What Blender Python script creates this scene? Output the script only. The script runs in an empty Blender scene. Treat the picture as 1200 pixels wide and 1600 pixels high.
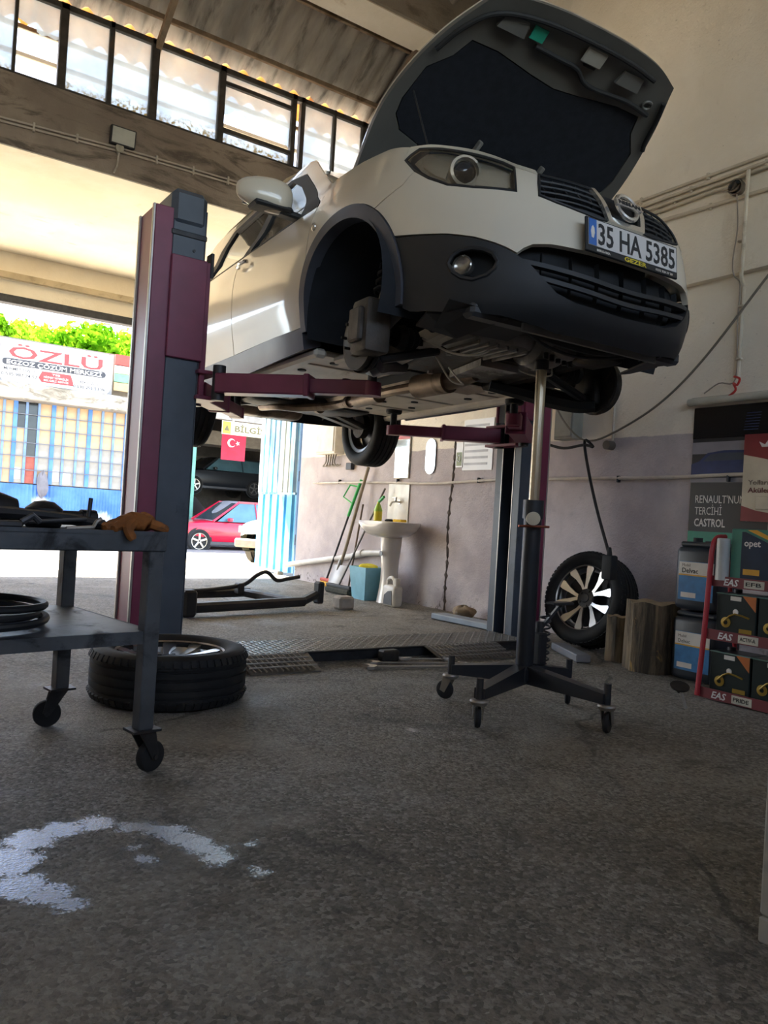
import bpy, bmesh, math, random
import numpy as np
from mathutils import Vector, Matrix, geometry
random.seed(7); rng = np.random.default_rng(7)
sc = bpy.context.scene
COL = sc.collection
pi = math.pi
# ------------------------------------------------------------------ camera
cam = bpy.data.cameras.new('camera'); cam_o = bpy.data.objects.new('camera', cam); COL.objects.link(cam_o)
YAW_C, PITCH_C, ROLL_C = math.radians(34.2), math.radians(.45), math.radians(-3.45)
_f = Vector((math.sin(YAW_C)*math.cos(PITCH_C), math.cos(YAW_C)*math.cos(PITCH_C), math.sin(PITCH_C)))
_r = Vector((math.cos(YAW_C), -math.sin(YAW_C), 0)); _d = _f.cross(_r)
_r2 = _r*math.cos(ROLL_C)+_d*math.sin(ROLL_C); _d2 = -_r*math.sin(ROLL_C)+_d*math.cos(ROLL_C)
mw = Matrix.Identity(4)
for i in range(3):
    mw[i][0], mw[i][1], mw[i][2] = _r2[i], -_d2[i], -_f[i]
mw[2][3] = .86
cam_o.matrix_world = mw
cam.sensor_fit = 'HORIZONTAL'; cam.sensor_width = 36; cam.lens = 1220/1200*36; cam.clip_start = .02; cam.clip_end = 400
sc.camera = cam_o
# ------------------------------------------------------------------ world, sun, exposure
SUN = Vector((-.46, .58, 1.0)).normalized()
w = bpy.data.worlds.new('sky'); sc.world = w; w.use_nodes = True
nt = w.node_tree; sky = nt.nodes.new('ShaderNodeTexSky'); sky.sky_type = 'NISHITA'
sky.sun_disc = False; sky.sun_elevation = math.asin(SUN.z); sky.sun_rotation = math.atan2(SUN.x, SUN.y)
sky.air_density = 1.0; sky.dust_density = .7; sky.ozone_density = 1.0
hs_ = nt.nodes.new('ShaderNodeHueSaturation'); hs_.inputs['Saturation'].default_value = .68
nt.links.new(sky.outputs[0], hs_.inputs['Color']); nt.links.new(hs_.outputs[0], nt.nodes['Background'].inputs[0]); nt.nodes['Background'].inputs[1].default_value = .20
sl = bpy.data.lights.new('sun_offscreen', 'SUN'); sl.energy = 7.5; sl.angle = .0095; sl.color = (1, .95, .88)
so = bpy.data.objects.new('sun_offscreen', sl); COL.objects.link(so); so.rotation_euler = (-SUN).to_track_quat('-Z', 'Y').to_euler()
vs = sc.view_settings; vs.view_transform = 'Standard'; vs.look = 'None'; vs.exposure = 2.6; vs.gamma = 1; vs.use_curve_mapping = False
sc.cycles.max_bounces = 10; sc.cycles.diffuse_bounces = 6; sc.cycles.glossy_bounces = 4; sc.cycles.transparent_max_bounces = 16
sc.cycles.sample_clamp_indirect = 6; sc.cycles.use_denoising = True
# ------------------------------------------------------------------ materials
def lin(h):
    h = h.lstrip('#'); c = [int(h[i:i+2], 16)/255 for i in (0, 2, 4)]
    return tuple(x/12.92 if x <= .04045 else ((x+.055)/1.055)**2.4 for x in c)
class NT:
    def __init__(s, name):
        s.m = bpy.data.materials.new(name); s.m.use_nodes = True; s.t = s.m.node_tree; s.b = s.t.nodes['Principled BSDF']
        s.tc = s.t.nodes.new('ShaderNodeTexCoord'); s.co = s.tc.outputs['Object']
    def n(s, t, **k):
        x = s.t.nodes.new(t)
        for a, v in k.items(): setattr(x, a, v)
        return x
    def l(s, a, b): s.t.links.new(a, b)
    def noise(s, sc_=5, det=4, rough=.55, dist=0, co=None):
        x = s.n('ShaderNodeTexNoise'); x.inputs['Scale'].default_value = sc_; x.inputs['Detail'].default_value = det
        x.inputs['Roughness'].default_value = rough; x.inputs['Distortion'].default_value = dist; s.l(co or s.co, x.inputs['Vector']); return x.outputs[0]
    def ramp(s, fac, a, b, va=0, vb=1):
        x = s.n('ShaderNodeMapRange'); x.clamp = True; x.interpolation_type = 'SMOOTHSTEP'
        for i, v in enumerate((a, b, va, vb)): x.inputs[1+i].default_value = v
        s.l(fac, x.inputs[0]); return x.outputs[0]
    def math(s, op, a, b):
        x = s.n('ShaderNodeMath', operation=op)
        for i, v in enumerate((a, b)):
            if isinstance(v, (int, float)): x.inputs[i].default_value = v
            else: s.l(v, x.inputs[i])
        return x.outputs[0]
    def mix(s, fac, a, b):
        x = s.n('ShaderNodeMix', data_type='RGBA')
        for i, v in ((0, fac), (6, a), (7, b)):
            if isinstance(v, (int, float)): x.inputs[i].default_value = v
            elif isinstance(v, tuple): x.inputs[i].default_value = (*v, 1)
            else: s.l(v, x.inputs[i])
        return x.outputs[2]
    def sep(s, co=None):
        x = s.n('ShaderNodeSeparateXYZ'); s.l(co or s.co, x.inputs[0]); return x.outputs
    def mapping(s, scale=(1, 1, 1), loc=(0, 0, 0), rot=(0, 0, 0)):
        x = s.n('ShaderNodeMapping'); x.inputs['Scale'].default_value = scale; x.inputs['Location'].default_value = loc; x.inputs['Rotation'].default_value = rot
        s.l(s.co, x.inputs[0]); return x.outputs[0]
    def bump(s, h, strength=.3, dist=.01):
        x = s.n('ShaderNodeBump'); x.inputs['Strength'].default_value = strength; x.inputs['Distance'].default_value = dist
        s.l(h, x.inputs['Height']); s.l(x.outputs[0], s.b.inputs['Normal'])
    def set(s, **k):
        for a, v in k.items():
            i = s.b.inputs[a.replace('_', ' ')]
            if isinstance(v, tuple): i.default_value = (*v, 1) if len(v) == 3 else v
            elif isinstance(v, (int, float)): i.default_value = v
            else: s.l(v, i)
MATS = {}
def PM(name, col, rough=.5, metal=0, var=.12, scale=6, bump=0, bscale=60, bdist=.003, dirt=None, dscale=3, damt=.5, coat=0, spec=.5):
    """painted / plain procedural material: base colour, mottling, optional dirt and fine relief"""
    if name in MATS: return MATS[name]
    s = NT(name); c = lin(col) if isinstance(col, str) else col
    n = s.noise(scale, 5)
    a = tuple(min(1, x*(1+var)) for x in c); b = tuple(x*(1-var) for x in c)
    o = s.mix(s.ramp(n, .3, .7), b, a)
    if dirt:
        d = s.ramp(s.noise(dscale, 6, .65, .6), .68-.35*damt, .85-.35*damt)
        o = s.mix(s.math('MULTIPLY', d, .85), o, lin(dirt) if isinstance(dirt, str) else dirt)
        s.set(Roughness=s.math('ADD', s.math('MULTIPLY', d, .25), rough))
    else: s.set(Roughness=rough)
    s.set(Base_Color=o, Metallic=metal, Coat_Weight=coat, Coat_Roughness=.06, Specular_IOR_Level=spec)
    if bump: s.bump(s.noise(bscale, 4), bump, bdist)
    MATS[name] = s.m; return s.m
def glass(name, tint=(.8, .85, .86), rough=.03, mixf=.75):
    if name in MATS: return MATS[name]
    s = NT(name); tr = s.n('ShaderNodeBsdfTransparent'); tr.inputs[0].default_value = (*tint, 1)
    gl = s.n('ShaderNodeBsdfGlossy'); gl.inputs['Roughness'].default_value = rough; gl.inputs[0].default_value = (.9, .92, .95, 1)
    lw = s.n('ShaderNodeLayerWeight'); lw.inputs[0].default_value = .35
    mx = s.n('ShaderNodeMixShader'); s.l(s.ramp(lw.outputs['Fresnel'], 0, 1, 1-mixf, 1), mx.inputs[0]); s.l(tr.outputs[0], mx.inputs[1]); s.l(gl.outputs[0], mx.inputs[2])
    s.l(mx.outputs[0], s.t.nodes['Material Output'].inputs[0]); MATS[name] = s.m; return s.m
# ------------------------------------------------------------------ mesh helpers
def link(name, me, mat, parent=None, smooth=True, ang=35):
    if mat: me.materials.append(mat)
    if smooth:
        me.polygons.foreach_set('use_smooth', [True]*len(me.polygons)); me.set_sharp_from_angle(angle=math.radians(ang))
    o = bpy.data.objects.new(name, me); COL.objects.link(o)
    if parent: o.parent = parent
    return o
def nrm(v): v = Vector(v); return v.normalized()
def frame(d):
    d = nrm(d); up = Vector((0, 0, 1)) if abs(d.z) < .95 else Vector((1, 0, 0))
    x = up.cross(d).normalized(); return x, d.cross(x), d
class MB:
    def __init__(s): s.v = []; s.f = []
    def add(s, v, f, M=None):
        o = len(s.v)
        s.v += [tuple(M @ Vector(p)) if M else tuple(p) for p in v]; s.f += [tuple(i+o for i in q) for q in f]; return s
    def box(s, c, d, M=None, bev=0, seg=1):
        bm = bmesh.new(); bmesh.ops.create_cube(bm, size=1)
        for v in bm.verts: v.co = Vector((c[0]+v.co.x*d[0], c[1]+v.co.y*d[1], c[2]+v.co.z*d[2]))
        if bev: bmesh.ops.bevel(bm, geom=bm.edges[:], offset=min(bev, .49*min(d)), segments=seg, affect='EDGES', profile=.5)
        bm.verts.index_update(); s.add([v.co[:] for v in bm.verts], [[v.index for v in f.verts] for f in bm.faces], M); bm.free(); return s
    def bar(s, a, b, w, h, up=(0, 0, 1), bev=0):
        """box section bar from a to b, width w, height h"""
        a = Vector(a); b = Vector(b); d = (b-a); L = d.length; d = d.normalized(); u = Vector(up); x = d.cross(u).normalized(); u = x.cross(d)
        M = Matrix(((d.x, x.x, u.x, (a.x+b.x)/2), (d.y, x.y, u.y, (a.y+b.y)/2), (d.z, x.z, u.z, (a.z+b.z)/2), (0, 0, 0, 1)))
        return s.box((0, 0, 0), (L, w, h), M, bev)
    def cyl(s, a, b, r, r2=None, n=16, cap=True):
        a = Vector(a); b = Vector(b); x, y, d = frame(b-a); r2 = r if r2 is None else r2; v = []
        for p, q in ((a, r), (b, r2)):
            for i in range(n): t = 2*pi*i/n; v.append(p+x*(q*math.cos(t))+y*(q*math.sin(t)))
        f = [(i, (i+1) % n, n+(i+1) % n, n+i) for i in range(n)]
        if cap: f += [tuple(range(n))[::-1], tuple(range(n, 2*n))]
        return s.add(v, f)
    def tube(s, P, r, n=8, closed=False, cap=True):
        P = [Vector(p) for p in P]; m = len(P); v = []; x = None
        for i, p in enumerate(P):
            a = P[(i-1) % m] if closed or i else p; b = P[(i+1) % m] if closed or i < m-1 else p
            d = (b-a).normalized()
            if x is None: x, y, _ = frame(d)
            else: x = (x-d*x.dot(d)).normalized(); y = d.cross(x)
            q = r[i] if isinstance(r, (list, tuple)) else r
            for k in range(n): t = 2*pi*k/n; v.append(p+x*(q*math.cos(t))+y*(q*math.sin(t)))
        f = []
        for i in range(m if closed else m-1):
            j = (i+1) % m
            for k in range(n): f.append((i*n+k, i*n+(k+1) % n, j*n+(k+1) % n, j*n+k))
        if not closed and cap: f += [tuple(range(n))[::-1], tuple(range((m-1)*n, m*n))]
        return s.add(v, f)
    def lathe(s, prof, n=32, M=None, closed=False, cap=False):
        v = []; m = len(prof)
        for r, z in prof:
            for i in range(n): t = 2*pi*i/n; v.append((r*math.cos(t), r*math.sin(t), z))
        f = []
        for k in range(m if closed else m-1):
            j = (k+1) % m
            for i in range(n): f.append((k*n+i, k*n+(i+1) % n, j*n+(i+1) % n, j*n+i))
        if cap: f += [tuple(range(n))[::-1], tuple(range((m-1)*n, m*n))]
        return s.add(v, f, M)
    def prism(s, poly, z0, z1, M=None):
        n = len(poly); v = [(p[0], p[1], z0) for p in poly]+[(p[0], p[1], z1) for p in poly]
        f = [(i, (i+1) % n, n+(i+1) % n, n+i) for i in range(n)]+[tuple(range(n))[::-1], tuple(range(n, 2*n))]
        return s.add(v, f, M)
    def grid(s, nu, nv, fn, M=None):
        v = [fn(i/(nu-1), j/(nv-1)) for i in range(nu) for j in range(nv)]
        f = [(i*nv+j, (i+1)*nv+j, (i+1)*nv+j+1, i*nv+j+1) for i in range(nu-1) for j in range(nv-1)]
        return s.add(v, f, M)
    def build(s, name, mat, parent=None, smooth=True, ang=35, fix=True):
        me = bpy.data.meshes.new(name); me.from_pydata(s.v, [], s.f)
        if fix:
            bm = bmesh.new(); bm.from_mesh(me); bmesh.ops.recalc_face_normals(bm, faces=bm.faces[:]); bm.to_mesh(me); bm.free()
        me.update(); return link(name, me, mat, parent, smooth, ang)
def tag(o, label, cat, group=None):
    o['label'] = label; o['category'] = cat
    if group: o['group'] = group
    return o
def struct(o): o['kind'] = 'structure'; return o
def thing(name, label, cat, loc=(0, 0, 0), rz=0, group=None):
    o = bpy.data.objects.new(name, None); COL.objects.link(o); o.location = loc; o.rotation_euler = (0, 0, rz); o.empty_display_size = .1
    return tag(o, label, cat, group)
def copy_tree(o, parent=None):
    c = o.copy(); COL.objects.link(c)
    if parent: c.parent = parent; c.matrix_parent_inverse = o.matrix_parent_inverse.copy()
    for ch in list(o.children): copy_tree(ch, c)
    return c
def T(x, y, z): return Matrix.Translation((x, y, z))
def Rz(a): return Matrix.Rotation(a, 4, 'Z')
def Ry(a): return Matrix.Rotation(a, 4, 'Y')
def Rx(a): return Matrix.Rotation(a, 4, 'X')
def box(name, c, d, mat, parent=None, bev=0, M=None, seg=1): return MB().box(c, d, M, bev, seg).build(name, mat, parent)
def spl(P, n=8):
    P = [np.array(p, float) for p in P]; Q = [2*P[0]-P[1]]+P+[2*P[-1]-P[-2]]; out = []
    for i in range(len(P)-1):
        p0, p1, p2, p3 = Q[i:i+4]
        for k in range(n):
            t = k/n; out.append(.5*((2*p1)+(-p0+p2)*t+(2*p0-5*p1+4*p2-p3)*t*t+(-p0+3*p1-3*p2+p3)*t**3))
    out.append(P[-1]); return [tuple(map(float, p)) for p in out]
def text(name, s, size, mat, parent, M, wid=None, ext=.002, bold=False, shear=0, align='LEFT', sx=1):
    cu = bpy.data.curves.new(name, 'FONT'); cu.body = s; cu.size = size; cu.extrude = ext; cu.shear = shear; cu.align_x = align
    cu.resolution_u = 2
    if bold: cu.offset = .018*size
    o = bpy.data.objects.new(name, cu); COL.objects.link(o)
    me = bpy.data.meshes.new_from_object(o.evaluated_get(bpy.context.evaluated_depsgraph_get())); bpy.data.objects.remove(o)
    xs = [v.co.x for v in me.vertices]
    if wid and xs: sx = wid/(max(xs)-min(xs))
    x0 = min(xs) if (wid and align == 'LEFT') else 0
    for v in me.vertices: v.co = M @ Vector(((v.co.x-x0)*sx, v.co.y, v.co.z))
    me.materials.clear(); return link(name, me, mat, parent, smooth=False)
def plane_M(o, x, y):
    """matrix placing local xy of flat print onto origin o, x dir, y dir"""
    x = nrm(x); y = nrm(y); z = x.cross(y)
    return Matrix(((x.x, y.x, z.x, o[0]), (x.y, y.y, z.y, o[1]), (x.z, y.z, z.z, o[2]), (0, 0, 0, 1)))
# ================================================================== SETTING
def m_floor():
    s = NT('floor_concrete'); co = s.co
    big = s.noise(.9, 5, .6, .4); mid = s.noise(5, 6, .65); fine = s.noise(70, 5, .7); grit = s.noise(190, 3, .7)
    c = s.mix(s.ramp(big, .32, .7), lin('#767064'), lin('#968f82'))
    c = s.mix(s.math('MULTIPLY', s.ramp(mid, .48, .72), .55), c, lin('#98938a'))
    vo = s.n('ShaderNodeTexVoronoi'); vo.inputs['Scale'].default_value = 85; s.l(co, vo.inputs['Vector']); vd = s.sep(vo.outputs['Color'])[0]
    c = s.mix(s.math('MULTIPLY', s.ramp(vd, .0, .55, 1, 0), .55), c, lin('#433f38'))
    c = s.mix(s.math('MULTIPLY', s.ramp(vd, .62, 1.0), .40), c, lin('#bdb7aa'))
    c = s.mix(s.math('MULTIPLY', s.ramp(fine, .48, .68), .55), c, lin('#474339'))
    vo2 = s.n('ShaderNodeTexVoronoi'); vo2.inputs['Scale'].default_value = 30; s.l(s.mapping((1, 2.2, 1), rot=(0, 0, .4)), vo2.inputs['Vector'])
    fl = s.math('MULTIPLY', s.ramp(vo2.outputs['Distance'], .10, .2, 1, 0), s.ramp(s.sep(vo2.outputs['Color'])[1], .86, .9)); c = s.mix(s.math('MULTIPLY', fl, .75), c, lin('#b9b4a6'))
    oil = s.ramp(s.noise(1.7, 5, .7, 1.0), .54, .70)
    c = s.mix(s.math('MULTIPLY', oil, .7), c, lin('#34312b'))
    warm = s.ramp(s.noise(1.1, 4, .6, .3, s.mapping(loc=(5, 3, 1))), .55, .75)
    c = s.mix(s.math('MULTIPLY', warm, .35), c, lin('#8c7f6a'))
    pale = s.ramp(s.noise(.8, 5, .65, .6, s.mapping(loc=(1, 7, 2))), .52, .68); c = s.mix(s.math('MULTIPLY', pale, .38), c, lin('#b5afa3'))
    wv = s.n('ShaderNodeTexWave'); wv.inputs['Scale'].default_value = .16; wv.inputs['Distortion'].default_value = 9; wv.inputs['Detail'].default_value = 5; wv.inputs['Detail Scale'].default_value = 1.6; s.l(s.mapping(rot=(0, 0, .9)), wv.inputs['Vector'])
    ck = s.math('MULTIPLY', s.ramp(wv.outputs['Fac'], .0002, .0016, 1, 0), s.ramp(s.noise(1.3, 3), .45, .55)); c = s.mix(s.math('MULTIPLY', ck, .5), c, lin('#1a1916'))
    # wet patch with an outline of its own
    pts = PUD; acc = None
    for x, y, r in pts:
        d = s.n('ShaderNodeVectorMath', operation='DISTANCE'); d.inputs[1].default_value = (x, y, 0); s.l(co, d.inputs[0])
        q = s.math('SUBTRACT', d.outputs['Value'], r); acc = q if acc is None else s.math('MINIMUM', acc, q)
    acc = s.math('ADD', acc, s.math('MULTIPLY', s.math('SUBTRACT', s.noise(22, 5, .7), .5), .12))
    acc = s.math('ADD', acc, s.math('MULTIPLY', s.math('SUBTRACT', s.noise(120, 3, .7), .5), .10))
    wet = s.ramp(acc, -.01, .012, 1, 0)
    c = s.mix(s.math('MULTIPLY', wet, .7), c, lin('#1d1c1a'))
    damp = s.ramp(s.noise(2.3, 4, .6, .5), .5, .75)
    s.set(Coat_Weight=wet, Coat_IOR=2.2, Coat_Roughness=.1)
    cb_ = s.n('ShaderNodeBump'); cb_.inputs['Strength'].default_value = .5; cb_.inputs['Distance'].default_value = .004; s.l(s.noise(130, 3, .6), cb_.inputs['Height']); s.l(cb_.outputs[0], s.b.inputs['Coat Normal'])
    r = s.math('SUBTRACT', .66, s.math('MULTIPLY', damp, .26)); r = s.math('SUBTRACT', r, s.math('MULTIPLY', wet, .55))
    s.set(Base_Color=c, Roughness=r, Specular_IOR_Level=s.math('ADD', .35, s.math('MULTIPLY', wet, .65)))
    h = s.math('ADD', s.math('MULTIPLY', fine, 1.0), s.math('MULTIPLY', s.ramp(vo.outputs['Distance'], .0, .6, 1, 0), .5)); h = s.math('ADD', h, s.math('MULTIPLY', mid, 1.2))
    h = s.math('MULTIPLY', h, s.math('SUBTRACT', 1, s.math('MULTIPLY', wet, .35)))
    s.bump(h, .9, .016); return s.m
PUD = [(.342, 2.0, .075), (.418, 2.098, .06), (.5, 2.129, .05), (.583, 2.136, .045), (.658, 2.072, .035), (.70, 2.035, .035), (.736, 1.997, .045), (.755, 1.95, .04), (.77, 1.9, .042), (.782, 1.85, .035), (.787, 1.8, .035), (.349, 1.855, .055), (.396, 1.789, .045), (.426, 1.729, .03),
       (.62, 1.944, .015), (.627, 1.86, .02), (.894, 1.84, .01), (.848, 1.685, .015), (1.949, 2.562, .022)]
M_FLOOR = m_floor()
def m_wall():
    s = NT('plaster_wall'); x, y, z = s.sep()
    up = s.mix(s.ramp(s.noise(1.2, 6, .6), .35, .7), lin('#e0d7c7'), lin('#ece4d6'))
    st = s.ramp(s.noise(3.0, 6, .7, .8, s.mapping((1, 1, .4))), .58, .75)
    up = s.mix(s.math('MULTIPLY', st, .35), up, lin('#bfb29d'))
    sp = s.ramp(s.noise(28, 3, .6), .7, .76); up = s.mix(s.math('MULTIPLY', sp, .5), up, lin('#7d7263'))
    lo = s.mix(s.ramp(s.noise(2.2, 6, .65), .35, .7), lin('#aba1a2'), lin('#bfb5b4'))
    st2 = s.ramp(s.noise(6, 6, .7, .6), .6, .74); lo = s.mix(s.math('MULTIPLY', st2, .4), lo, lin('#858080'))
    damp = s.math('MULTIPLY', s.ramp(z, .0, .55, 1, 0), s.ramp(s.noise(3.5, 6, .7, .5), .42, .62))
    lo = s.mix(s.math('MULTIPLY', damp, .55), lo, lin('#c9c2bb'))
    flake = s.math('MULTIPLY', s.ramp(z, .0, .3, 1, 0), s.ramp(s.noise(9, 5, .7, 1), .58, .64)); lo = s.mix(s.math('MULTIPLY', flake, .8), lo, lin('#544d47'))
    edge = s.math('ADD', z, s.math('MULTIPLY', s.math('SUBTRACT', s.noise(2.5, 4), .5), .07))
    c = s.mix(s.ramp(edge, 1.575, 1.585), lo, up)
    s.set(Base_Color=c, Roughness=.8, Specular_IOR_Level=.25)
    h = s.math('ADD', s.noise(9, 5, .6), s.math('MULTIPLY', s.noise(60, 4, .6), .35)); s.bump(h, .55, .02); return s.m
M_WALL = m_wall()
def m_conc(name, a, b, dirt, damt=.5, bs=.5):
    s = NT(name); c = s.mix(s.ramp(s.noise(1.6, 6, .6), .35, .7), lin(a), lin(b))
    d = s.ramp(s.noise(2.4, 7, .7, .9, s.mapping((.6, 1, 2.2))), .62-.3*damt, .78-.25*damt); c = s.mix(s.math('MULTIPLY', d, .8), c, lin(dirt))
    s.set(Base_Color=c, Roughness=.85, Specular_IOR_Level=.2); s.bump(s.math('ADD', s.noise(14, 5, .65), s.math('MULTIPLY', s.noise(70, 4), .3)), bs, .02); return s.m
M_CREAM = m_conc('cream_render', '#e6dcc8', '#f0e8d8', '#c4b091', .1, .2)
M_BEAM = m_conc('sooty_concrete', '#8d8075', '#a6988a', '#584f48', .5)
M_GREY = m_conc('bare_concrete', '#8f867a', '#a79d90', '#6c6259', .35)
M_STEELD = PM('dark_steel', '#3a3a3c', .5, .6, .2, 20, .15, 90)
M_FRAME = PM('window_iron', '#4c4742', .75, .2, .25, 14, .3, 80, .004, dirt='#7a6047', damt=.35)
# floor, apron, street
def flat(name, x0, x1, y0, y1, z0, z1, mat, th=.15):
    v = [(x0, y0, z0), (x1, y0, z0), (x1, y1, z1), (x0, y1, z1)]; v += [(a, b, c-th) for a, b, c in v]
    return struct(MB().add(v, [(0, 1, 2, 3), (7, 6, 5, 4), (0, 4, 5, 1), (1, 5, 6, 2), (2, 6, 7, 3), (3, 7, 4, 0)]).build(name, mat, smooth=False))
flat('floor', -3.4, 5.2, -3.4, 10.0, 0, 0, M_FLOOR)
M_APRON = PM('pale_pavement', '#c9b99a', .9, 0, .14, 4, .5, 40, .01, dirt='#9c8c72', dscale=1.5, damt=.45)
M_ASPH = PM('street_asphalt', '#8a8783', .9, 0, .12, 5, .4, 80, .006, dirt='#6e6b67', dscale=1.2)
flat('floor_apron', -14, 22, 10.0, 16.3, 0, -.27, M_APRON)
flat('floor_street', -30, 40, 16.3, 62, -.27, -.37, M_ASPH)
for i, yy in enumerate((11.6, 13.4)): struct(box('trim_%d' % (20+i), (4, yy, -.043*(yy-10)+.001), (36, .03, .008), PM('pavement_joint', '#8f7c5e', .9)))
# walls
wr = struct(box('wall_right', (4.9, 2.85, 1.31), (.2, 12.4, 2.62), M_WALL)); 
struct(box('wall_right_upper', (4.87, 2.85, 4.4), (.26, 12.4, 3.56), M_WALL))
struct(box('wall_left', (-3.3, 3.3, 3.1), (.2, 13.2, 6.2), M_WALL))
# wall behind the camera, with a high window band
wb = struct(box('wall_rear', (.8, -3.3, 1.4), (8.4, .2, 2.8), M_WALL)); struct(box('wall_rear_upper', (.8, -3.3, 5.4), (8.4, .2, 1.6), M_WALL))
for i in range(8):
    fr = struct(MB().box((-3.2+i*1.14, -3.3, 3.7), (.07, .1, 1.8)).build('window_%d' % (40+i), M_FRAME))
# soffit, beam over the entrance, header
struct(box('ceiling_soffit', (.8, 8.6, 3.76), (8.2, 2.7, .24), M_CREAM))
struct(box('wall_back_beam', (.8, 7.045, 3.905), (8.2, .43, .57), M_BEAM))
struct(box('wall_back_beam_soffit', (.8, 7.045, 3.615), (8.2, .42, .01), M_CREAM))
struct(box('wall_back_header', (.8, 9.96, 3.7), (8.4, .16, .62), M_CREAM))
struct(box('trim_1', (.8, 9.84, 3.365), (8.0, .07, .07), PM('roller_rail', '#b7a88c', .7, .1, dirt='#6d5f4b', damt=.4)))
struct(box('trim_2', (.8, 9.93, 3.24), (8.0, .1, .18), M_CREAM))
struct(box('trim_3', (.8, 9.9, 3.105), (8.2, .14, .09), M_STEELD, bev=.006))
struct(box('trim_4', (.8, 10.5, 3.45), (8.6, 1.05, .14), M_GREY))  # unseen canopy slab added outside to set the sun's shadow edge on the floor
struct(box('wall_back_jamb', (5.16, 9.15, 1.55), (.3, .2, 3.1), M_WALL))
struct(box('wall_back_left', (-2.6, 9.96, 1.55), (1.4, .16, 3.1), M_WALL))
# roof over the entrance bay: iron posts, panes, rails
def iron_bar(name, a, b, w_, h_, mat=M_FRAME, up=(0, 0, 1)): return struct(MB().bar(a, b, w_, h_, up, .004).build(name, mat))
YC = 6.86
posts = [(-2.6, .06), (-1.9, .03), (-1.2, .06), (-.5, .03), (.2, .06), (.86, .025), (1.215, .065), (1.595, .04), (1.965, .07), (2.585, .06), (3.32, .05), (3.415, .045), (3.775, .03), (4.12, .05)]
for i, (x, ww) in enumerate(posts): struct(MB().bar((x, YC, 4.19), (x, YC, 4.9), ww, .06, (0, 1, 0), .004).build('trim_%d' % (50+i), M_FRAME))
iron_bar('trim_70', (-3.2, YC, 4.87), (4.2, YC, 4.87), .06, .05); iron_bar('trim_71', (-3.2, YC, 4.2), (4.2, YC, 4.2), .05, .025)
def m_pane():
    s = NT('dirty_pane'); x, y, z = s.sep(); tr = s.n('ShaderNodeBsdfTranslucent'); tp = s.n('ShaderNodeBsdfTransparent'); gl = s.n('ShaderNodeBsdfGlossy')
    gl.inputs['Roughness'].default_value = .25; gl.inputs[0].default_value = (.8, .8, .8, 1)
    g = s.math('ADD', z, s.math('MULTIPLY', s.math('SUBTRACT', s.noise(6, 4), .5), .25))
    c = s.mix(s.ramp(s.noise(2.5, 5, .6), .35, .7), (.44, .47, .49), (.53, .57, .59))
    c = s.mix(s.math('MULTIPLY', s.ramp(g, 4.2, 4.34, 1, 0), s.ramp(s.noise(30, 4), .45, .6)), c, lin('#8f8060'))
    s.l(c, tr.inputs[0]); s.l(c, tp.inputs[0])
    m1 = s.n('ShaderNodeMixShader'); m1.inputs[0].default_value = .38; s.l(tp.outputs[0], m1.inputs[1]); s.l(tr.outputs[0], m1.inputs[2])
    m2 = s.n('ShaderNodeMixShader'); m2.inputs[0].default_value = .06; s.l(m1.outputs[0], m2.inputs[1]); s.l(gl.outputs[0], m2.inputs[2])
    s.l(m2.outputs[0], s.t.nodes['Material Output'].inputs[0]); return s.m
M_PANE = m_pane()
for i in range(len(posts)-1):
    x0 = posts[i][0]+posts[i][1]/2-.005; x1 = posts[i+1][0]-posts[i+1][1]/2+.005
    if x1-x0 < .06: continue
    win = bpy.data.objects.new('window_%d' % (i+1), None); COL.objects.link(win); struct(win)
    if i == 5:   # smashed: a ragged strip left at the top
        top = [(x0, 4.86), (x1, 4.86), (x1, 4.6), (x1-.03, 4.585), (x1-.09, 4.6), (x1-.13, 4.575), (x1-.17, 4.6), (x1-.18, 4.64), (x1-.23, 4.63), (x0, 4.66)]
        ps = [top]
    elif i == 9:
        ps = [[(x0, 4.74), (x0, 4.47), (x0+.07, 4.5), (x0+.12, 4.55), (x0+.2, 4.56), (x0+.22, 4.51), (x0+.3, 4.5), (x0+.35, 4.44), (x0+.4, 4.58), (x0+.46, 4.56), (x0+.48, 4.52), (x0+.5, 4.46), (x0+.58, 4.44), (x1, 4.38), (x1, 4.74)], [(x0, 4.86), (x1, 4.86), (x1, 4.77), (x0, 4.77)], [(x0, 4.2), (x0, 4.31), (x1, 4.31), (x1, 4.2)]]
        for zz in (4.755, 4.325): MB().bar((x0, YC-.012, zz), (x1, YC-.012, zz), .035, .035, (0, 0, 1)).build('glazing_bar', M_FRAME, win)
    else: ps = [[(x0, 4.2), (x1, 4.2), (x1, 4.86), (x0, 4.86)]]
    for q in ps: MB().prism(q, -.002, .002, T(0, YC+.01, 0) @ Rx(pi/2)).build('pane', M_PANE, win, smooth=False)
# outside ties seen through the panes
for zz, yy in ((4.755, 7.165), (4.75, 7.6)): iron_bar('trim_%d' % (72 if yy < 7.5 else 73), (-3, yy, zz), (4.6, yy, zz), .03, .04, PM('tie_iron', '#77705f', .7, .2))
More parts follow.
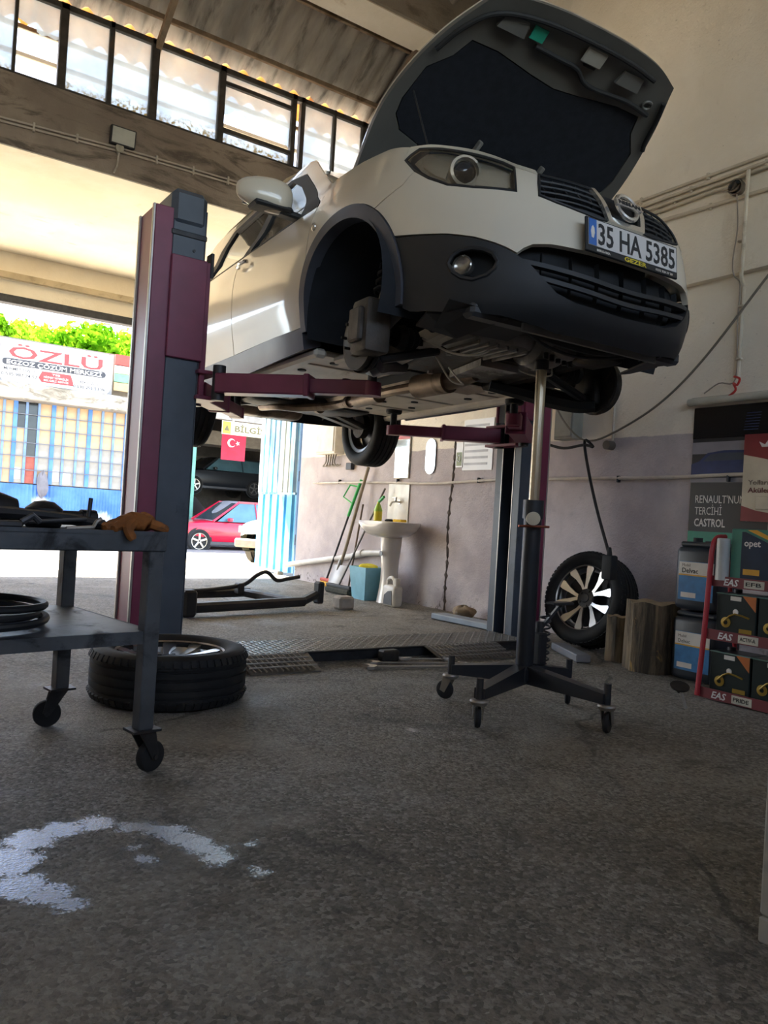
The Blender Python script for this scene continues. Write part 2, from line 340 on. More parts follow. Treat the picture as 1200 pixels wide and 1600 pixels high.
# corrugated sheets, purlins, rafters
def m_sheet():
    s = NT('fibre_cement_sheet'); c = s.mix(s.ramp(s.noise(2.2, 5, .6, .1, s.mapping((1.5, .35, .35))), .3, .7), lin('#85807a'), lin('#b5aea3'))
    d = s.ramp(s.noise(4, 6, .65, .2, s.mapping((2.4, .5, .5))), .5, .7); c = s.mix(s.math('MULTIPLY', d, .6), c, lin('#2f2c29'))
    r = s.ramp(s.noise(2.2, 5, .7, 1.5, s.mapping((1.2, .5, .5), (3, 1, 2))), .68, .72); c = s.mix(s.math('MULTIPLY', r, .7), c, lin('#8a6c47'))
    s.set(Base_Color=c, Roughness=.9, Specular_IOR_Level=.15); s.bump(s.noise(50, 4), .3, .01); return s.m
M_SHEET = m_sheet(); SL = math.atan(.6); SC = math.cos(SL); SS = math.sin(SL)
roof = bpy.data.objects.new('ceiling_roof', None); COL.objects.link(roof); struct(roof)
NW = 5; PW = .177
for k in range(9):
    xs = -3.2+k*(NW-.25)*PW
    def fn(a, b, xs=xs, k=k):
        x = xs+a*NW*PW; y = 6.93-b*1.25; z = 4.995+.6*(6.86-y)+.032*math.cos((x+3.2)/PW*2*pi)+(.006 if k % 2 else 0); return (x, y, z)
    mb = MB().grid(41, 3, fn); n0 = len(mb.v)
    mb.add([(a, b, c+.007) for a, b, c in mb.v], mb.f[:]); mb.build('roof_sheet', M_SHEET, roof, ang=60)
def m_eave():
    s = NT('yellowed_fibreglass'); c = s.mix(s.ramp(s.noise(5, 5, .6), .35, .7), lin('#c79a63'), lin('#dcb989')); tr = s.n('ShaderNodeBsdfTranslucent'); df = s.n('ShaderNodeBsdfDiffuse'); s.l(c, tr.inputs[0]); s.l(c, df.inputs[0])
    mx = s.n('ShaderNodeMixShader'); mx.inputs[0].default_value = .5; s.l(df.outputs[0], mx.inputs[1]); s.l(tr.outputs[0], mx.inputs[2]); s.l(mx.outputs[0], s.t.nodes['Material Output'].inputs[0]); return s.m
M_EAVE = m_eave()
for k in range(9):
    xs = -3.2+k*(NW-.25)*PW
    def fn(a, b, xs=xs, k=k):
        x = xs+a*NW*PW; y = 7.175-b*.245; z = 4.993+.6*(6.86-y)+.032*math.cos((x+3.2)/PW*2*pi)+(.006 if k % 2 else 0); return (x, y, z)
    mb = MB().grid(41, 2, fn); mb.add([(a, b, c+.004) for a, b, c in mb.v], mb.f[:]); mb.build('eave_sheet', M_EAVE, roof, ang=60)
M_PURL = PM('purlin_iron', '#8e7b65', .8, .1, .2, 12, .3, 60, .004, dirt='#5b4732', damt=.45)
for i, yy in enumerate((6.70, 6.17, 5.8)): iron_bar('trim_%d' % (74+i), (-3.2, yy, 4.925+.6*(6.86-yy)), (4.2, yy, 4.925+.6*(6.86-yy)), .035, .045, M_PURL)
for i, x in enumerate((-.5, 1.985, 4.18)): iron_bar('trim_%d' % (78+i), (x, 6.9, 4.81), (x, 5.75, 4.81+.69), .06 if i < 2 else .05, .05, M_PURL, (0, SC, SS) if False else (1, 0, 0))
struct(box('wall_back_pier', (4.5, 6.5, 4.9), (.6, .95, 1.8), M_GREY))
struct(box('trim_81', (.8, 5.92, 5.63), (8.2, .36, .65), M_GREY, bev=.012))
struct(MB().box((.8, 5.92, 5.3), (8.2, .33, .012)).build('trim_82', M_CREAM))
struct(box('ceiling', (.8, 1.3, 6.0), (8.4, 9.3, .2), M_GREY))
# ================================================================== CAR ON THE LIFT
CP = [(0, -2.20), (.22, -2.192), (.38, -2.155), (.50, -2.095), (.61, -2.005), (.70, -1.885), (.765, -1.75), (.81, -1.6), (.845, -1.43), (.868, -1.23), (.883, -1.0), (.89, -.6), (.892, 0), (.89, .8), (.885, 1.3), (.87, 1.6), (.83, 1.88), (.74, 2.03), (.5, 2.09), (0, 2.1)]
FP = [(.18, .14), (.22, .09), (.27, .035), (.34, .01), (.42, .0), (.52, .012), (.62, .03), (.70, .05), (.77, .075), (.83, .115), (.88, .16), (.93, .23), (.98, .32), (1.03, .44), (1.08, .58), (1.12, .72), (1.2, .95), (1.6, 1.9)]
SP = [(.18, .09), (.24, .06), (.32, .045), (.42, .03), (.52, .012), (.62, .002), (.70, 0), (.8, .006), (.87, .02), (.93, .042), (.98, .066), (1.05, .1), (1.12, .14), (1.27, .195), (1.42, .25), (1.5, .29), (1.56, .36), (1.6, .52)]
def catmull(P, n=30):
    P = np.array(P, float); Q = np.vstack([2*P[0]-P[1], P, 2*P[-1]-P[-2]]); out = []
    for i in range(len(P)-1):
        p0, p1, p2, p3 = Q[i:i+4]; t1 = np.linalg.norm(p1-p0)**.5; t2 = t1+np.linalg.norm(p2-p1)**.5; t3 = t2+np.linalg.norm(p3-p2)**.5
        for k in range(n):
            t = t1+(t2-t1)*k/n
            A1 = (t1-t)/t1*p0+t/t1*p1; A2 = (t2-t)/(t2-t1)*p1+(t-t1)/(t2-t1)*p2; A3 = (t3-t)/(t3-t2)*p2+(t-t2)/(t3-t2)*p3
            B1 = (t2-t)/t2*A1+t/t2*A2; B2 = (t3-t)/(t3-t1)*A2+(t-t1)/(t3-t1)*A3; out.append((t2-t)/(t2-t1)*B1+(t-t1)/(t2-t1)*B2)
    out.append(P[-1]); return np.array(out)
_Q = catmull(CP); _L = np.r_[0, np.cumsum(np.linalg.norm(np.diff(_Q, axis=0), axis=1))]
_T = np.gradient(_Q, axis=0); _T /= np.linalg.norm(_T, axis=1)[:, None]; _T[0] = (1, 0); _N = np.c_[_T[:, 1], -_T[:, 0]]
_F = catmull(FP, 16); _S = catmull(SP, 16)
def S(u, z, off=0.):
    """car skin: u = arc length round the plan outline from the nose centre, z = height, off = distance inwards"""
    u = np.asarray(u, float); z = np.asarray(z, float); a = np.abs(u); s = np.where(u < 0, -1., 1.)
    x = np.interp(a, _L, _Q[:, 0]); y = np.interp(a, _L, _Q[:, 1]); nx = np.interp(a, _L, _N[:, 0]); ny = np.interp(a, _L, _N[:, 1])
    f = np.interp(z, _F[:, 0], _F[:, 1]); g = np.interp(z, _S[:, 0], _S[:, 1])
    w = np.clip((a-.35)/.9, 0, 1); w = w*w*(3-2*w); o = f*(1-w)+g*w+off
    return np.stack([s*(x-nx*o), y-ny*o, z+0*o], -1)
def Sn(u, z):
    e = 2e-3; a = S(u+e, z)-S(u-e, z); b = S(u, z+e)-S(u, z-e); n = np.cross(a, b); return n/np.linalg.norm(n, axis=-1)[..., None]
def inpoly(P, poly):
    x, y = P[:, 0], P[:, 1]; r = np.zeros(len(P), bool); n = len(poly)
    for i in range(n):
        (x1, y1), (x2, y2) = poly[i], poly[(i+1) % n]
        if y1 == y2: continue
        c = ((y1 > y) != (y2 > y)) & (x < (x2-x1)*(y-y1)/(y2-y1)+x1); r ^= c
    return r
def dens(poly, st):
    out = []
    for i in range(len(poly)):
        a = np.array(poly[i]); b = np.array(poly[(i+1) % len(poly)]); n = max(1, int(np.ceil(np.linalg.norm(b-a)/st)))
        out += [tuple(a+(b-a)*k/n) for k in range(n)]
    return out
def inset(poly, d):
    P = np.array(poly); a = np.roll(P, 1, 0); b = np.roll(P, -1, 0)
    area = .5*np.sum(P[:, 0]*b[:, 1]-b[:, 0]*P[:, 1]); sg = 1 if area > 0 else -1
    e1 = P-a; e2 = b-P; e1 /= np.linalg.norm(e1, axis=1)[:, None]+1e-9; e2 /= np.linalg.norm(e2, axis=1)[:, None]+1e-9
    n = np.c_[-(e1+e2)[:, 1], (e1+e2)[:, 0]]*sg; n /= np.linalg.norm(n, axis=1)[:, None]+1e-9; c = np.clip(np.abs((e1*np.c_[n[:, 1], -n[:, 0]]).sum(1)), .35, 1)
    return [tuple(p) for p in P+n*(d/c)[:, None]]
def cdt(poly, holes=(), st=.03):
    loops = [dens(poly, st)]+[dens(h, st) for h in holes]; pts = []; ed = []
    for lp in loops:
        o = len(pts); pts += lp; ed += [(o+i, o+(i+1) % len(lp)) for i in range(len(lp))]
    B = np.array(loops[0]); x0, y0 = B.min(0); x1, y1 = B.max(0)
    gx = np.arange(x0+st*.5, x1, st); gy = np.arange(y0+st*.5, y1, st); G = np.array([(a, b) for a in gx for b in gy]) if len(gx)*len(gy) else np.zeros((0, 2))
    if len(G):
        m = inpoly(G, poly)
        for h in holes: m &= ~inpoly(G, h)
        G = G[m]
        allb = np.array(pts)
        if len(G): G = G[np.array([((allb-g)**2).sum(1).min() > (.45*st)**2 for g in G])] if len(G) < 20000 else G
        pts = pts+[tuple(g) for g in G]
    r = geometry.delaunay_2d_cdt([Vector(p) for p in pts], ed, [], 0, 1e-6)
    V = np.array([v[:] for v in r[0]]); Fc = np.array(r[2]); c = V[Fc].mean(1); m = inpoly(c, poly)
    for h in holes: m &= ~inpoly(c, h)
    return V, Fc[m]
CAR = thing('car', 'white crossover car raised on the lift with its bonnet open and front wheels off', 'car', (2.732, 4.312, 1.44), -math.radians(3.8)); CAR.rotation_euler[1] = math.radians(.7)
sh = lambda P, d=-.085: [(a+d, b) for a, b in P]
def panel(name, mat, poly, holes=(), st=.035, depth=.018, off=0., gap=.002, parent=None, mirror=False, fn=None):
    """a body panel cut from the skin, with an edge turned inwards"""
    if gap: poly = inset(poly, gap); holes = [inset(h, -gap) for h in holes]
    V, Fc = cdt(poly, holes, st); sg = -1 if mirror else 1
    U = V[:, 0]*sg; P = S(U, V[:, 1], off) if fn is None else fn(U, V[:, 1]); N = Sn(U, V[:, 1])*1.0
    if mirror: Fc = Fc[:, ::-1]
    # outward orientation
    fc = P[Fc]; n0 = np.cross(fc[:, 1]-fc[:, 0], fc[:, 2]-fc[:, 0]).sum(0); 
    cnt = {}
    for t in Fc:
        for a, b in ((t[0], t[1]), (t[1], t[2]), (t[2], t[0])): cnt[(int(a), int(b))] = 1
    be = [e for e in cnt if (e[1], e[0]) not in cnt]; bv = sorted({v for e in be for v in e}); ix = {v: len(P)+i for i, v in enumerate(bv)}
    if depth: P = np.vstack([P, P[bv]-N[bv]*depth])
    f = [tuple(map(int, t)) for t in Fc]
    if depth: f += [(b, a, ix[a], ix[b]) for a, b in be]
    me = bpy.data.meshes.new(name); me.from_pydata(P.tolist(), [], f)
    bm = bmesh.new(); bm.from_mesh(me); bmesh.ops.recalc_face_normals(bm, faces=bm.faces[:])
    bm.to_mesh(me); bm.free(); me.update()
    return link(name, me, mat, parent or CAR, ang=40)
M_PAINT = PM('car_paint_white', '#d2c9b6', .28, 0, .02, 3, coat=.8)
M_PLAST = PM('black_textured_plastic', '#1e1f21', .58, 0, .1, 10, .2, 400, .001)
M_TRIM = PM('grey_trim_plastic', '#4c4d54', .40, .1, .1, 8)
M_BLK = PM('black_void', '#101113', .8, 0, .1)
M_CHROME = PM('chrome', '#d6d4ce', .22, .8, .03)
M_ALU = PM('cast_aluminium', '#8f8c86', .5, .8, .15, 12, .4, 90, .003, dirt='#4b453e', damt=.5)
M_UNDER = PM('painted_floorpan', '#d3ccbf', .55, 0, .1, 5, .15, 40, .004, dirt='#8f877b', dscale=4, damt=.28)
M_GRIME = PM('grimy_iron', '#33302d', .6, .5, .35, 14, .5, 60, .006, dirt='#5f5042', dscale=9, damt=.45)
M_RUSTY = PM('heat_stained_steel', '#8c7c6c', .5, .7, .2, 9, .3, 50, .003, dirt='#57483a', damt=.45)
M_RUB = PM('rubber', '#1b1b1c', .75, 0, .15, 12)
M_GLASS = glass('car_glass', (.62, .68, .68), .02, .8)
M_CLEAR = glass('clear_lens', (.92, .92, .9), .03, .85)
AC, AZ = 1.47, .405          # wheel-arch centre in skin coordinates
def arc(cx, cz, r, a0, a1, n=24): return [(cx+r*math.cos(math.radians(a0+(a1-a0)*i/n)), cz+r*math.sin(math.radians(a0+(a1-a0)*i/n))) for i in range(n+1)]
RO, RI = .425, .368
HL = [(1.132, .968), (1.12, .992), (1.092, 1.022), (.98, 1.008), (.804, .97), (.628, .92), (.56, .884), (.548, .75), (.592, .754), (.736, .766), (.852, .788), (.952, .834), (1.04, .89)]
INT_R = [(0, .530), (.272, .528), (.396, .53), (.468, .522), (.504, .504), (.528, .48), (.472, .442), (.416, .39), (.356, .346), (.264, .32), (.092, .311), (0, .309)]
INT = INT_R+[(-a, b) for a, b in INT_R[-2:0:-1]]
FOG = [(.812, .45), (.796, .482), (.76, .5), (.712, .507), (.662, .498), (.624, .48), (.604, .448), (.614, .42), (.645, .394), (.704, .38), (.752, .391), (.79, .415)]
GR = [(.11, .842), (.208, .842), (.332, .847), (.432, .853), (.442, .80), (.444, .74), (.364, .718), (.272, .702), (.17, .689), (.105, .692)]
for mir in (True, False):
    k = dict(mirror=mir)
    # fender: round the arch, up to the bonnet gap
    arcf = [(AC-RO*math.cos(math.radians(a)), AZ+RO*math.sin(math.radians(a))) for a in np.linspace(56.3, 188, 30)]
    fen = [(1.04, .884), (1.084, .826)]+arcf+[(1.885, .33), (1.885, .43), (1.824, .626), (1.82, .786), (1.822, .888), (1.845, .98), (1.82, 1.115), (1.55, 1.112), (1.3, 1.085), (1.145, 1.045), (1.136, .97)]
    panel('fender', M_PAINT, fen, st=.03, **k)
    panel('headlight_surround', M_PAINT, [(1.136, .97), (1.145, 1.045), (1.05, 1.042), (.8, 1.005), (.62, .955), (.545, .92), (.44, .888), (.435, .858), (.545, .886), (.626, .924), (.804, .974), (.98, 1.012), (1.092, 1.026), (1.123, .996)], st=.03, gap=0, **k)
    # front arch trim, sill, doors
    tr = [(AC-RO*math.cos(math.radians(a)), AZ+RO*math.sin(math.radians(a))) for a in np.linspace(-12, 192, 44)]
    ti = [(AC-RI*math.cos(math.radians(a)), AZ-.01+RI*math.sin(math.radians(a))) for a in np.linspace(192, -14, 44)]
    panel('arch_trim', M_TRIM, tr+ti, st=.025, off=-.012, depth=.06, **k)
    RC = 4.04
    tr2 = [(2*RC-(RC-RO*math.cos(math.radians(a))), .38+RO*math.sin(math.radians(a))) for a in np.linspace(-14, 194, 40)]
    ti2 = [(2*RC-(RC-RI*math.cos(math.radians(a))), .37+RI*math.sin(math.radians(a))) for a in np.linspace(194, -14, 40)]
    panel('arch_trim', M_TRIM, tr2+ti2, st=.03, off=-.012, depth=.06, **k)
    panel('sill_cladding', M_TRIM, sh([(1.955, .30), (1.965, .345), (2.3, .355), (2.85, .352), (3.62, .36), (3.67, .3), (3.65, .215), (2.8, .215), (1.955, .235)]), st=.04, off=-.012, depth=.1, **k)
    d1 = panel('front_door', M_PAINT, [(1.888, .43), (1.888, .352), (2.4, .358), (2.9, .357), (2.895, .65), (2.91, .83), (2.94, .98), (2.6, .975), (2.1, .968), (1.848, .96), (1.824, .888), (1.822, .786), (1.827, .626)], st=.04, **k)
    panel('rear_door', M_PAINT, [(2.905, .357), (3.55, .362), (3.57, .52), (3.64, .66), (3.75, .78), (3.83, .9), (3.86, 1.0), (2.945, .98), (2.915, .83), (2.9, .65)], st=.04, **k)
    quart = [(3.57, .5), (3.64, .66), (3.75, .78), (3.83, .9), (3.86, 1.0), (4.85, 1.08), (5.15, .99), (5.2, .62), (4.48, .6)]+[(RC+RO*math.cos(math.radians(a)), .38+RO*math.sin(math.radians(a))) for a in np.linspace(30, 165, 30)]
    panel('quarter_panel', M_PAINT, quart, st=.05, **k)
    gh = lambda P: [(a-.085, b-.02*max(0, min(1, (1.45-b)/.4))) for a, b in P]
    # greenhouse
    panel('door_window', M_GLASS, gh([(2.16, 1.0), (2.6, 1.01), (2.93, 1.012), (2.86, 1.4), (2.72, 1.42), (2.5, 1.31), (2.3, 1.17), (2.18, 1.07)]), st=.04, depth=0, off=.012, **k)
    panel('door_window', M_GLASS, gh([(3.04, 1.015), (3.86, 1.03), (3.8, 1.3), (3.7, 1.39), (2.96, 1.41)]), st=.05, depth=0, off=.012, **k)
    panel('window_frame', M_PLAST, gh([(1.94, .982), (2.6, .997), (3.06, 1.002), (3.95, 1.022), (3.93, 1.3), (3.8, 1.42), (3.3, 1.45), (2.8, 1.45), (2.5, 1.38), (2.25, 1.22), (2.05, 1.08), (1.95, 1.02)]), holes=[gh([(2.18, 1.008), (2.6, 1.012), (2.92, 1.014), (2.85, 1.395), (2.73, 1.41), (2.5, 1.3), (2.31, 1.165), (2.19, 1.065)]), gh([(3.05, 1.02), (3.85, 1.034), (3.79, 1.295), (3.7, 1.38), (2.97, 1.405)])], st=.035, depth=.03, **k)
    panel('pillar', M_PAINT, gh([(1.93, 1.0), (1.95, 1.02), (2.05, 1.08), (2.25, 1.22), (2.5, 1.38), (2.8, 1.45), (3.3, 1.45), (3.8, 1.42), (3.93, 1.3), (3.95, 1.022), (4.9, 1.1), (4.75, 1.35), (4.3, 1.5), (3.2, 1.56), (2.75, 1.545), (2.45, 1.45), (2.18, 1.27), (1.98, 1.14), (1.9, 1.11)]), st=.05, **k)
# full-width front pieces
def sym(h): return h+[(-a, b) for a, b in h[::-1] if a > 1e-6]
bump = [(0, .530), (.272, .528), (.396, .53), (.468, .522), (.504, .504), (.53, .482), (.576, .506), (.628, .526), (.708, .55), (.82, .572), (.976, .59), (1.095, .606)]
bump = bump[::-1]  # arch -> centre, right half
top = [(0, .688), (.105, .688), (.17, .685), (.272, .698), (.364, .714), (.448, .736), (.446, .80), (.436, .857), (.557, .885), (.544, .746), (.592, .75), (.736, .762), (.853, .784), (.954, .83), (1.04, .884), (1.084, .826), (1.20, .775)]
arcb = [(AC-RO*math.cos(math.radians(a)), AZ+RO*math.sin(math.radians(a))) for a in np.linspace(56, 30, 8)]
half = [(0, .532)]+bump[::-1][1:]+arcb[::-1]+top[::-1][1:]
full = half+[(-a, b) for a, b in half[::-1] if a > 1e-6]
panel('front_bumper', M_PAINT, full, st=.03, depth=.025)
arcl = [(AC-RO*math.cos(math.radians(a)), AZ+RO*math.sin(math.radians(a))) for a in np.linspace(27, -14, 10)]
low = [(0, .205), (.3, .207), (.584, .246), (.812, .26), (.94, .277), (1.012, .282)]+arcl[::-1]+[(.976, .587), (.82, .569), (.708, .547), (.628, .523), (.576, .503), (.529, .478), (.472, .439), (.416, .387), (.356, .343), (.264, .317), (.092, .309), (0, .306)]
panel('lower_bumper', M_PLAST, low+[(-a, b) for a, b in low[-2:0:-1]], holes=[FOG, [(-a, b) for a, b in FOG]], st=.028, depth=.05)
# lower air intake: dark recess with two curved slats and uprights
INTK = panel('air_intake', M_BLK, INT, st=.04, depth=.02, off=.07, gap=-.004)
def slat(name, pts, r=.008, off=.02, parent=None, mat=M_PLAST, flat=1.6):
    P = spl(pts, 6); u = np.array([p[0] for p in P]); z = np.array([p[1] for p in P]); A = S(u, z, off); m = MB()
    N = Sn(u, z); v = []; f = []; n = len(A)
    for i in range(n):
        q = Vector(A[i]); nn = Vector(N[i]); up = Vector((0, 0, 1))
        for a, b in ((-flat, -1), (flat, -1), (flat, 1), (-flat, 1)): v.append(q+nn*(a*r)+up*(b*r))
    for i in range(n-1):
        for c in range(4): f.append((i*4+c, i*4+(c+1) % 4, i*4+4+(c+1) % 4, i*4+4+c))
    f += [(3, 2, 1, 0), tuple(range(4*n-4, 4*n))]
    return m.add(v, f).build(name, mat, parent or CAR)
for pts in ([(-.508, .452), (-.3, .428), (0, .412), (.3, .428), (.508, .452)], [(-.45, .396), (-.28, .377), (0, .362), (.28, .377), (.45, .396)]): slat('slat', pts, .009, .018, INTK)
for a in (-.42, -.28, -.14, 0, .14, .28, .42): slat('upright', [(a, .50), (a, .45), (a, .40), (a, .345)], .006, .045, INTK, flat=2)
# upper grilles, V trim, emblem
for mir in (1, -1):
    g = panel('grille', M_BLK, [(mir*a, b) for a, b in GR], st=.03, depth=.03, off=.03, gap=-.003)
    edge = [(mir*a, b) for a, b in GR]
    for a in (.17, .235, .30, .365, .42): slat('grille_bar', [(mir*(a-.012), .835), (mir*(a+.01), .80), (mir*(a-.008), .765), (mir*(a+.004), .72)], .0035, .016, g)
    for zz, s0, s1 in ((.82, .12, .425), (.79, .115, .43), (.762, .11, .435), (.735, .105, .435), (.71, .10, .33)): slat('grille_slat', [(mir*s0, zz-.008), (mir*(s0+s1)/2, zz), (mir*s1, zz)], .0035, .014, g)
    gf = dens(edge, .03); P = S(np.array([p[0] for p in gf]), np.array([p[1] for p in gf]), -.002)
    MB().tube([tuple(p) for p in P], .006, 6, True).build('grille_rim', M_PLAST, g)
V_ = [(.146, .843), (.106, .690), (.0, .685), (-.106, .690), (-.146, .843), (-.120, .848), (-.085, .712), (0, .707), (.085, .712), (.120, .848)]
panel('emblem_bracket', M_CHROME, V_, st=.025, off=-.014, depth=.016, gap=0)
panel('emblem_panel', M_BLK, [(.118, .846), (.083, .714), (0, .709), (-.083, .714), (-.118, .846)], st=.03, off=.02, gap=0)
ec = S(np.array(-.0), np.array(.772), -.03); en = Vector(Sn(np.array(0.), np.array(.778))); en = Vector((0, -.93, .36)).normalized()
EM = plane_M(tuple(ec), (1, 0, 0), Vector((1, 0, 0)).cross(en)*-1)
MB().tube([EM @ Vector((.058*math.cos(t), .058*math.sin(t), 0)) for t in np.linspace(0, 2*pi, 40, endpoint=False)], .011, 8, True).build('emblem_ring', M_CHROME, CAR)
eb = MB().box((0, .004, .010), (.152, .032, .016), EM, .003).build('emblem_bar', M_CHROME, CAR)
text('emblem_lettering', 'NISSAN', .026, M_BLK, CAR, EM @ T(-.062, -.006, .0185), wid=.124, ext=.001, bold=True)
# number plate
pz = .588; pc = S(np.array(0.), np.array(pz), -.014); PMx = plane_M((pc[0], pc[1]-.012, pc[2]), (1, 0, 0), (0, .1, 1))
NP = MB().box((0, 0, 0), (.535, .142, .012), PMx, .003).build('number_plate', PM('plate_frame', '#151618', .45), CAR)
MB().box((0, .009, .007), (.515, .108, .004), PMx).build('plate_face', PM('plate_white', '#c9c6c2', .4, 0, .03), NP)
MB().box((-.236, .009, .0085), (.042, .106, .004), PMx).build('plate_band', PM('plate_blue', '#2f66b0', .4, 0, .05), NP)
text('plate_lettering', '35 HA 5385', .122, PM('plate_ink', '#16171a', .5), NP, PMx @ T(-.205, -.033, .0095), wid=.452, ext=.0006, bold=True)
text('dealer_lettering', 'GEZER', .026, PM('dealer_yellow', '#e6cf2e', .5), NP, PMx @ T(-.055, -.066, .0065), wid=.13, ext=.0006, bold=True)
text('dealer_lettering', 'BERGAMA', .013, M_UNDER, NP, PMx @ T(-.21, -.0625, .0065), wid=.075, ext=.0004, bold=True)
text('dealer_lettering', '0232 328 37 30', .013, M_UNDER, NP, PMx @ T(.13, -.0625, .0065), wid=.105, ext=.0004, bold=True)
MB().prism([(-.243, -.02), (-.232, -.022), (-.226, .0), (-.228, .02), (-.236, .03), (-.243, .022), (-.247, .005)], .0105, .0112, PMx @ T(0, .006, 0)).build('plate_stamp', PM('stamp_white', '#d6d2c8', .5), NP)
# headlights and fog lamps
def disc_on(u, z, off, r, prof, name, mat, parent, n=28, tilt=None):
    c = Vector(S(np.array(u), np.array(z), off)); nn = tilt or Vector(Sn(np.array(u), np.array(z))); 
    if nn.y > 0: nn = -nn
    x, y, d = frame(nn); M = Matrix(((x.x, y.x, d.x, c.x), (x.y, y.y, d.y, c.y), (x.z, y.z, d.z, c.z), (0, 0, 0, 1)))
    return MB().lathe([(a*r, b) for a, b in prof], n, M).build(name, mat, parent)
M_REFL = PM('lamp_reflector', '#e0d8c6', .2, .4, .06)
for mir in (1, -1):
    h = panel('headlight', PM('lamp_housing', '#d8d2c4', .25, .3, .12, 30), [(mir*a, b) for a, b in inset(HL, .004)], st=.03, off=.055, depth=.0, gap=0)
    rim = dens(HL, .025); P = S(np.array([mir*p[0] for p in rim]), np.array([p[1] for p in rim]), .006); MB().tube([tuple(p) for p in P], .007, 6, True).build('lamp_rim', M_PLAST, h)
    panel('lamp_lens', M_CLEAR, [(mir*a, b) for a, b in inset(HL, .003)], st=.03, off=.001, depth=0, gap=0, parent=h)
    fw = Vector((0, -1, 0))
    disc_on(mir*.824, .862, .05, .058, [(1.15, .0), (1.15, .035), (.95, .04), (.9, .02), (.9, .02)], 'lamp_bezel', M_REFL, h, tilt=Vector((mir*.35, -1, 0)).normalized())
    disc_on(mir*.824, .862, .05, .05, [(1.0, .01), (.9, .03), (.6, .045), (.25, .052), (.001, .053)], 'projector', PM('projector_glass', '#4a4a4c', .08, .6, .1), h, tilt=Vector((mir*.35, -1, 0)).normalized())
    panel('lamp_reflector', M_REFL, [(mir*a, b) for a, b in [(.90, .84), (.96, .868), (1.05, .93), (1.09, .985), (.98, .975), (.9, .955)]], st=.02, off=.04, depth=.01, gap=0, parent=h)
    panel('lamp_reflector', M_REFL, [(mir*a, b) for a, b in [(.75, .80), (.60, .78), (.575, .79), (.58, .86), (.63, .89), (.75, .92)]], st=.02, off=.045, depth=.01, gap=0, parent=h)
    panel('lamp_divider', M_PLAST, [(mir*a, b) for a, b in [(.552, .756), (.568, .756), (.575, .875), (.562, .878)]], st=.02, off=.02, depth=.02, gap=0, parent=h)
    fg = panel('fog_recess', M_BLK, [(mir*a, b) for a, b in FOG], st=.03, off=.055, depth=.0, gap=-.004)
    P = S(np.array([mir*p[0] for p in dens(FOG, .03)]), np.array([p[1] for p in dens(FOG, .03)]), .002); MB().tube([tuple(p) for p in P], .009, 6, True).build('fog_rim', M_PLAST, fg)
    disc_on(mir*.757, .447, .05, .04, [(1.05, 0), (1.05, .03), (.95, .034), (.9, .02), (.5, .012), (.001, .01)], 'fog_light', PM('fog_bowl', '#9a958c', .15, .8, .2, 40), fg)
    # wing mirror
    sx = mir
    def mir_fn(a, b, sx=sx):
        t = 2*pi*a; p = -pi/2+pi*b; cx = math.copysign(abs(math.cos(p))**.7, math.cos(p)); sz = math.copysign(abs(math.sin(p))**.75, math.sin(p))
        X = .135*cx*math.cos(t); Yy = .075*cx*math.sin(t)*(1 if math.sin(t) < 0 else .55); Z = .078*sz*(1-.2*X/.135)
        return (sx*(.985+X*1.08+.02), -.57+Yy+.25*X, 1.075+Z*1.08+.08*X)
    wm = MB().grid(29, 15, mir_fn).build('wing_mirror', M_PAINT, CAR)
    MB().box((sx*.97, -.585, 1.005), (.22, .12, .03), None, .012).build('mirror_base', M_PLAST, wm)
    MB().bar((sx*.93, -.585, 1.0), (sx*.80, -.60, .985), .07, .035, (0, 0, 1), .01).build('mirror_arm', M_PLAST, wm)
    MB().box((sx*1.0, -.525, 1.075), (.22, .012, .12), None, .005).build('mirror_face', PM('mirror_silver', '#c4c8cc', .04, 1, .02), wm)
    hd = S(np.array([sx*2.69, sx*2.84]), np.array([.885, .88]), -.03); MB().tube([tuple(hd[0]*np.array((.985, 1, 1))), tuple(hd[0]+np.array((0, .015, 0))), tuple((hd[0]+hd[1])/2+np.array((sx*.008, 0, 0))), tuple(hd[1]-np.array((0, .015, 0))), tuple(hd[1]*np.array((.985, 1, 1)))], .012, 8).build('door_handle', M_CHROME, CAR)
    disc_on(sx*1.765, .82, -.004, .014, [(1.6, 0), (1.4, .006), (.001, .008)], 'side_repeater', M_CHROME, CAR, tilt=Vector((sx, 0, .02)).normalized())
# roof, windscreen, tail
def roof_fn(a, b):
    y = -.25+a*2.05; hw = .60-.05*a; x = (b*2-1)*hw; z = 1.60-.05*(2*b-1)**2-.12*max(0, (.25-a)/.25)**1.6-.06*max(0, (a-.75)/.25)**2; return (x, y, z)
MB().grid(15, 13, roof_fn).build('roof', M_PAINT, CAR)
MB().grid(9, 13, lambda a, b: ((b*2-1)*(.71-.13*a), -.98+.72*a-.08*(1-(2*b-1)**2)*(1-a), 1.08+.415*a-.05*a*(2*b-1)**2)).build('windscreen', M_GLASS, CAR)
MB().grid(7, 11, lambda a, b: ((b*2-1)*(.56+.12*a), 1.8+.22*a, 1.49-.38*a)).build('rear_window', M_GLASS, CAR)
MB().grid(9, 15, lambda a, b: ((b*2-1)*(.70+.03*math.sin(pi*a)), 2.02+.07*math.sin(pi*a)-.06*(2*b-1)**4, 1.12-.75*a)).build('tailgate', M_PAINT, CAR)
MB().grid(9, 17, lambda a, b: ((b*2-1)*.80, 2.1-.16*(2*b-1)**4-.06*a*a, .62-.38*a)).build('rear_bumper', M_PLAST, CAR)
# cowl and engine-bay top (under the raised bonnet)
MB().grid(3, 9, lambda a, b: ((b*2-1)*.70, -1.02+.12*a, 1.075+.03*a)).build('scuttle', M_PLAST, CAR)
box('slam_panel', (0, -1.93, .83), (.9, .1, .04), M_PLAST, CAR, .01)
